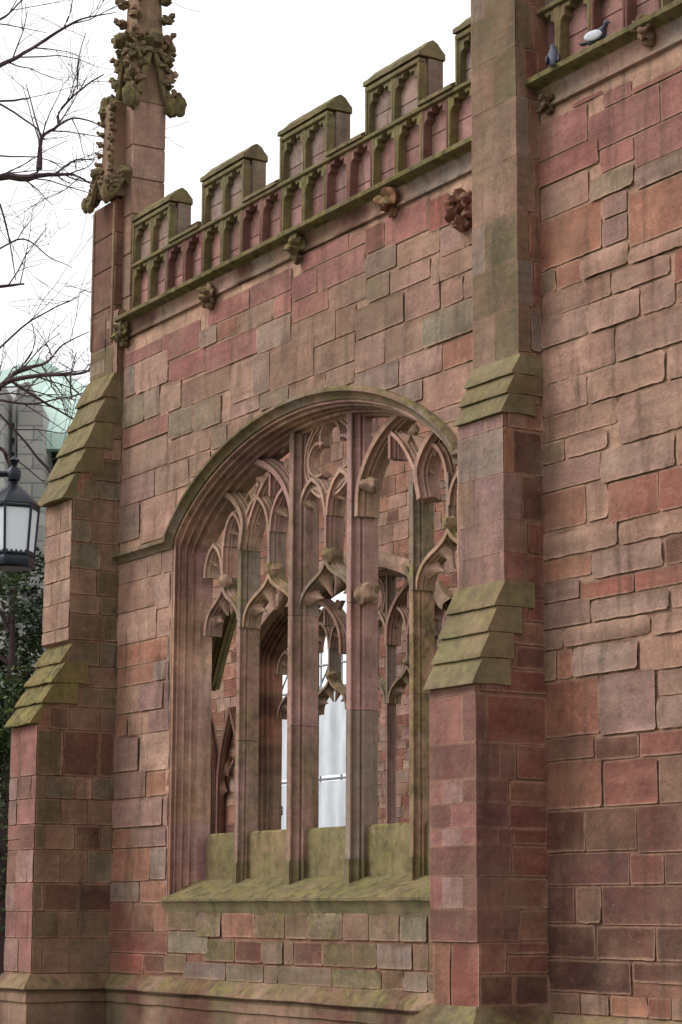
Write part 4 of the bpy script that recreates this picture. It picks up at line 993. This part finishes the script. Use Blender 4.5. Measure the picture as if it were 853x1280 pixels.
# ================================================================= lantern
iron = flat('black_iron', (.018, .020, .030), .38, .6, .2, 20)
glm, n_, b_ = mk('lantern_glass'); b_.inputs['Base Color'].default_value = (.9, .92, .95, 1); b_.inputs['Roughness'].default_value = .35; b_.inputs['Transmission Weight'].default_value = 0; b_.inputs['IOR'].default_value = 1.4; b_.inputs['Alpha'].default_value = .62
DL = 12.0; S_ = DL / F
lc = at(14, 711, DL)
lan = thing('street_lantern', 'black hexagonal glazed lantern hanging from an iron bracket at the left edge', 'lantern', lc)
def PZ(px_): return px_ * S_
M = MB(); M.lathe([(PZ(26), 0), (PZ(30), PZ(3)), (PZ(31), PZ(9)), (PZ(31), PZ(12)), (PZ(29), PZ(15))], (0, 0, 0), 6, rot=.35); M.build('base', iron, lan)
M = MB(); M.lathe([(PZ(36), PZ(80)), (PZ(36), PZ(82)), (PZ(33), PZ(85)), (PZ(14), PZ(103)), (PZ(6), PZ(109)), (PZ(5), PZ(113))], (0, 0, 0), 6, rot=.35); M.build('roof', iron, lan)
M = MB()
for k in range(6):
    a = .35 + k * math.pi / 3; M.tube([(PZ(29) * math.cos(a), PZ(29) * math.sin(a), PZ(14)), (PZ(34) * math.cos(a), PZ(34) * math.sin(a), PZ(81))], PZ(1.8), 6)
    a2 = a + math.pi / 3
    for zz, r0_ in ((PZ(77), 33.6), (PZ(17), 29.5)):
        M.tube([(PZ(r0_) * math.cos(a), PZ(r0_) * math.sin(a), zz), (PZ(r0_) * math.cos(a2), PZ(r0_) * math.sin(a2), zz)], PZ(2.0), 5)
    for s in range(5):
        t = (s + .5) / 5; x = PZ(30) * (math.cos(a) * (1 - t) + math.cos(a2) * t); y = PZ(30) * (math.sin(a) * (1 - t) + math.sin(a2) * t); M.lathe([(PZ(2), 0), (PZ(1.6), PZ(3)), (.0005, PZ(5))], (x, y, PZ(17)), 5)
M.build('frame', iron, lan)
for k in range(6):
    a = .35 + k * math.pi / 3; a2 = a + math.pi / 3; M = MB()
    q = [(PZ(r) * math.cos(t), PZ(r) * math.sin(t), PZ(z)) for r, z, t in ((28.4, 15, a), (28.4, 15, a2), (33, 80, a2), (33, 80, a))]; q2 = [(x * .975, y * .975, z) for x, y, z in q]
    M.add(q + q2, [(0, 1, 2, 3), (7, 6, 5, 4), (0, 1, 5, 4), (1, 2, 6, 5), (2, 3, 7, 6), (3, 0, 4, 7)], (.5, .5, .5)); M.build('pane', glm, lan)
M = MB(); M.lathe([(PZ(9), PZ(15)), (PZ(9), PZ(58)), (PZ(7), PZ(66)), (PZ(3), PZ(72))], (0, 0, 0), 12); M.build('lamp_tube', white_, lan)
M = MB(); M.lathe([(PZ(5), PZ(112)), (PZ(8), PZ(114)), (PZ(9), PZ(120)), (PZ(9), PZ(126)), (PZ(6), PZ(130)), (PZ(3), PZ(133)), (PZ(5), PZ(137)), (PZ(7), PZ(140)), (PZ(2), PZ(144)), (.0005, PZ(146))], (0, 0, 0), 10); M.build('finial', iron, lan)
post = at(-95, 711, DL) - lc; M = MB(); M.tube([(0, 0, PZ(122)), (post.x, post.y, PZ(124))], PZ(4), 8); M.tube([(post.x * .95, post.y * .95, PZ(30)), (post.x * .6, post.y * .6, PZ(85)), (post.x * .3, post.y * .3, PZ(118))], PZ(2.5), 6); M.build('bracket', iron, lan)
M = MB(); M.tube([(post.x, post.y, -lc.z), (post.x, post.y, -lc.z + 1), (post.x, post.y, PZ(150))], [.09, .055, .045], 10); M.build('post', iron, lan)

# ================================================================= pigeons
pgm = flat('grey_feathers', (.075, .08, .11), .6, 0, .25, 40)
pgw = flat('pale_feathers', (.52, .52, .56), .6, 0, .15, 40); pgd = flat('dark_feathers', (.035, .035, .05), .5, 0, .3, 40)
def pigeon(px, py, facing, label, pale, tilt=0.):
    x, z = Yp(px, py, YR - .13); o = thing('pigeon', label, 'pigeon', (x, YR - .12, 10.545), 'pigeons on the string course'); o.rotation_euler = (0, tilt, facing); o.scale = (.95,) * 3
    M = MB(); body = pgd if not pale else pgw
    vs = [(-.13, .055, .018), (-.09, .075, .045), (-.02, .095, .072), (.05, .115, .078), (.09, .15, .058), (.105, .19, .042), (.115, .225, .040), (.13, .235, .030), (.155, .232, .010)]
    # lofted body, neck and head in one skin
    P_ = []; fs = []; k = 12
    for X_, Z_, R_ in vs:
        for i in range(k): t = 2 * math.pi * i / k; P_.append((X_, R_ * .95 * math.cos(t), Z_ + R_ * math.sin(t)))
    for j in range(len(vs) - 1):
        for i in range(k): fs.append((j * k + i, j * k + (i + 1) % k, (j + 1) * k + (i + 1) % k, (j + 1) * k + i))
    fs += [tuple(range(k)), tuple((len(vs) - 1) * k + i for i in range(k))]
    M.add(P_, fs, (.2, .2, .2)); M.build('body', pgm, o, 180)
    for s in (-1, 1):
        M = MB(); M.blob((-.01, s * .066, .10), (.115, .020, .058), .08, 20, (.3, .3, .3), n=8); M.build('wing', body, o, 180)
        M = MB(); M.tube([(.01, s * .03, .05), (.012, s * .032, .0)], .006, 5); M.tube([(.0, s * .03, .004), (.045, s * .04, .004)], .004, 4); M.build('leg', flat('pink_skin', (.4, .12, .1), .6), o)
    M = MB(); M.prism([(-.12, -.03), (-.22, -.04), (-.22, .04), (-.12, .03)], .055, .068, 2, (.2, .2, .2)); M.build('tail', pgd, o)
    M = MB(); M.tube([(.155, 0, .232), (.182, 0, .222)], [.009, .002], 6); M.build('beak', pgd, o)
    return o
pigeon(691, 88, math.radians(140), 'small dark grey pigeon on the mossy ledge, the one nearer the buttress', False, -.45)
pigeon(746, 58, math.radians(20), 'pigeon with pale grey wing on the mossy ledge, further from the buttress', True)
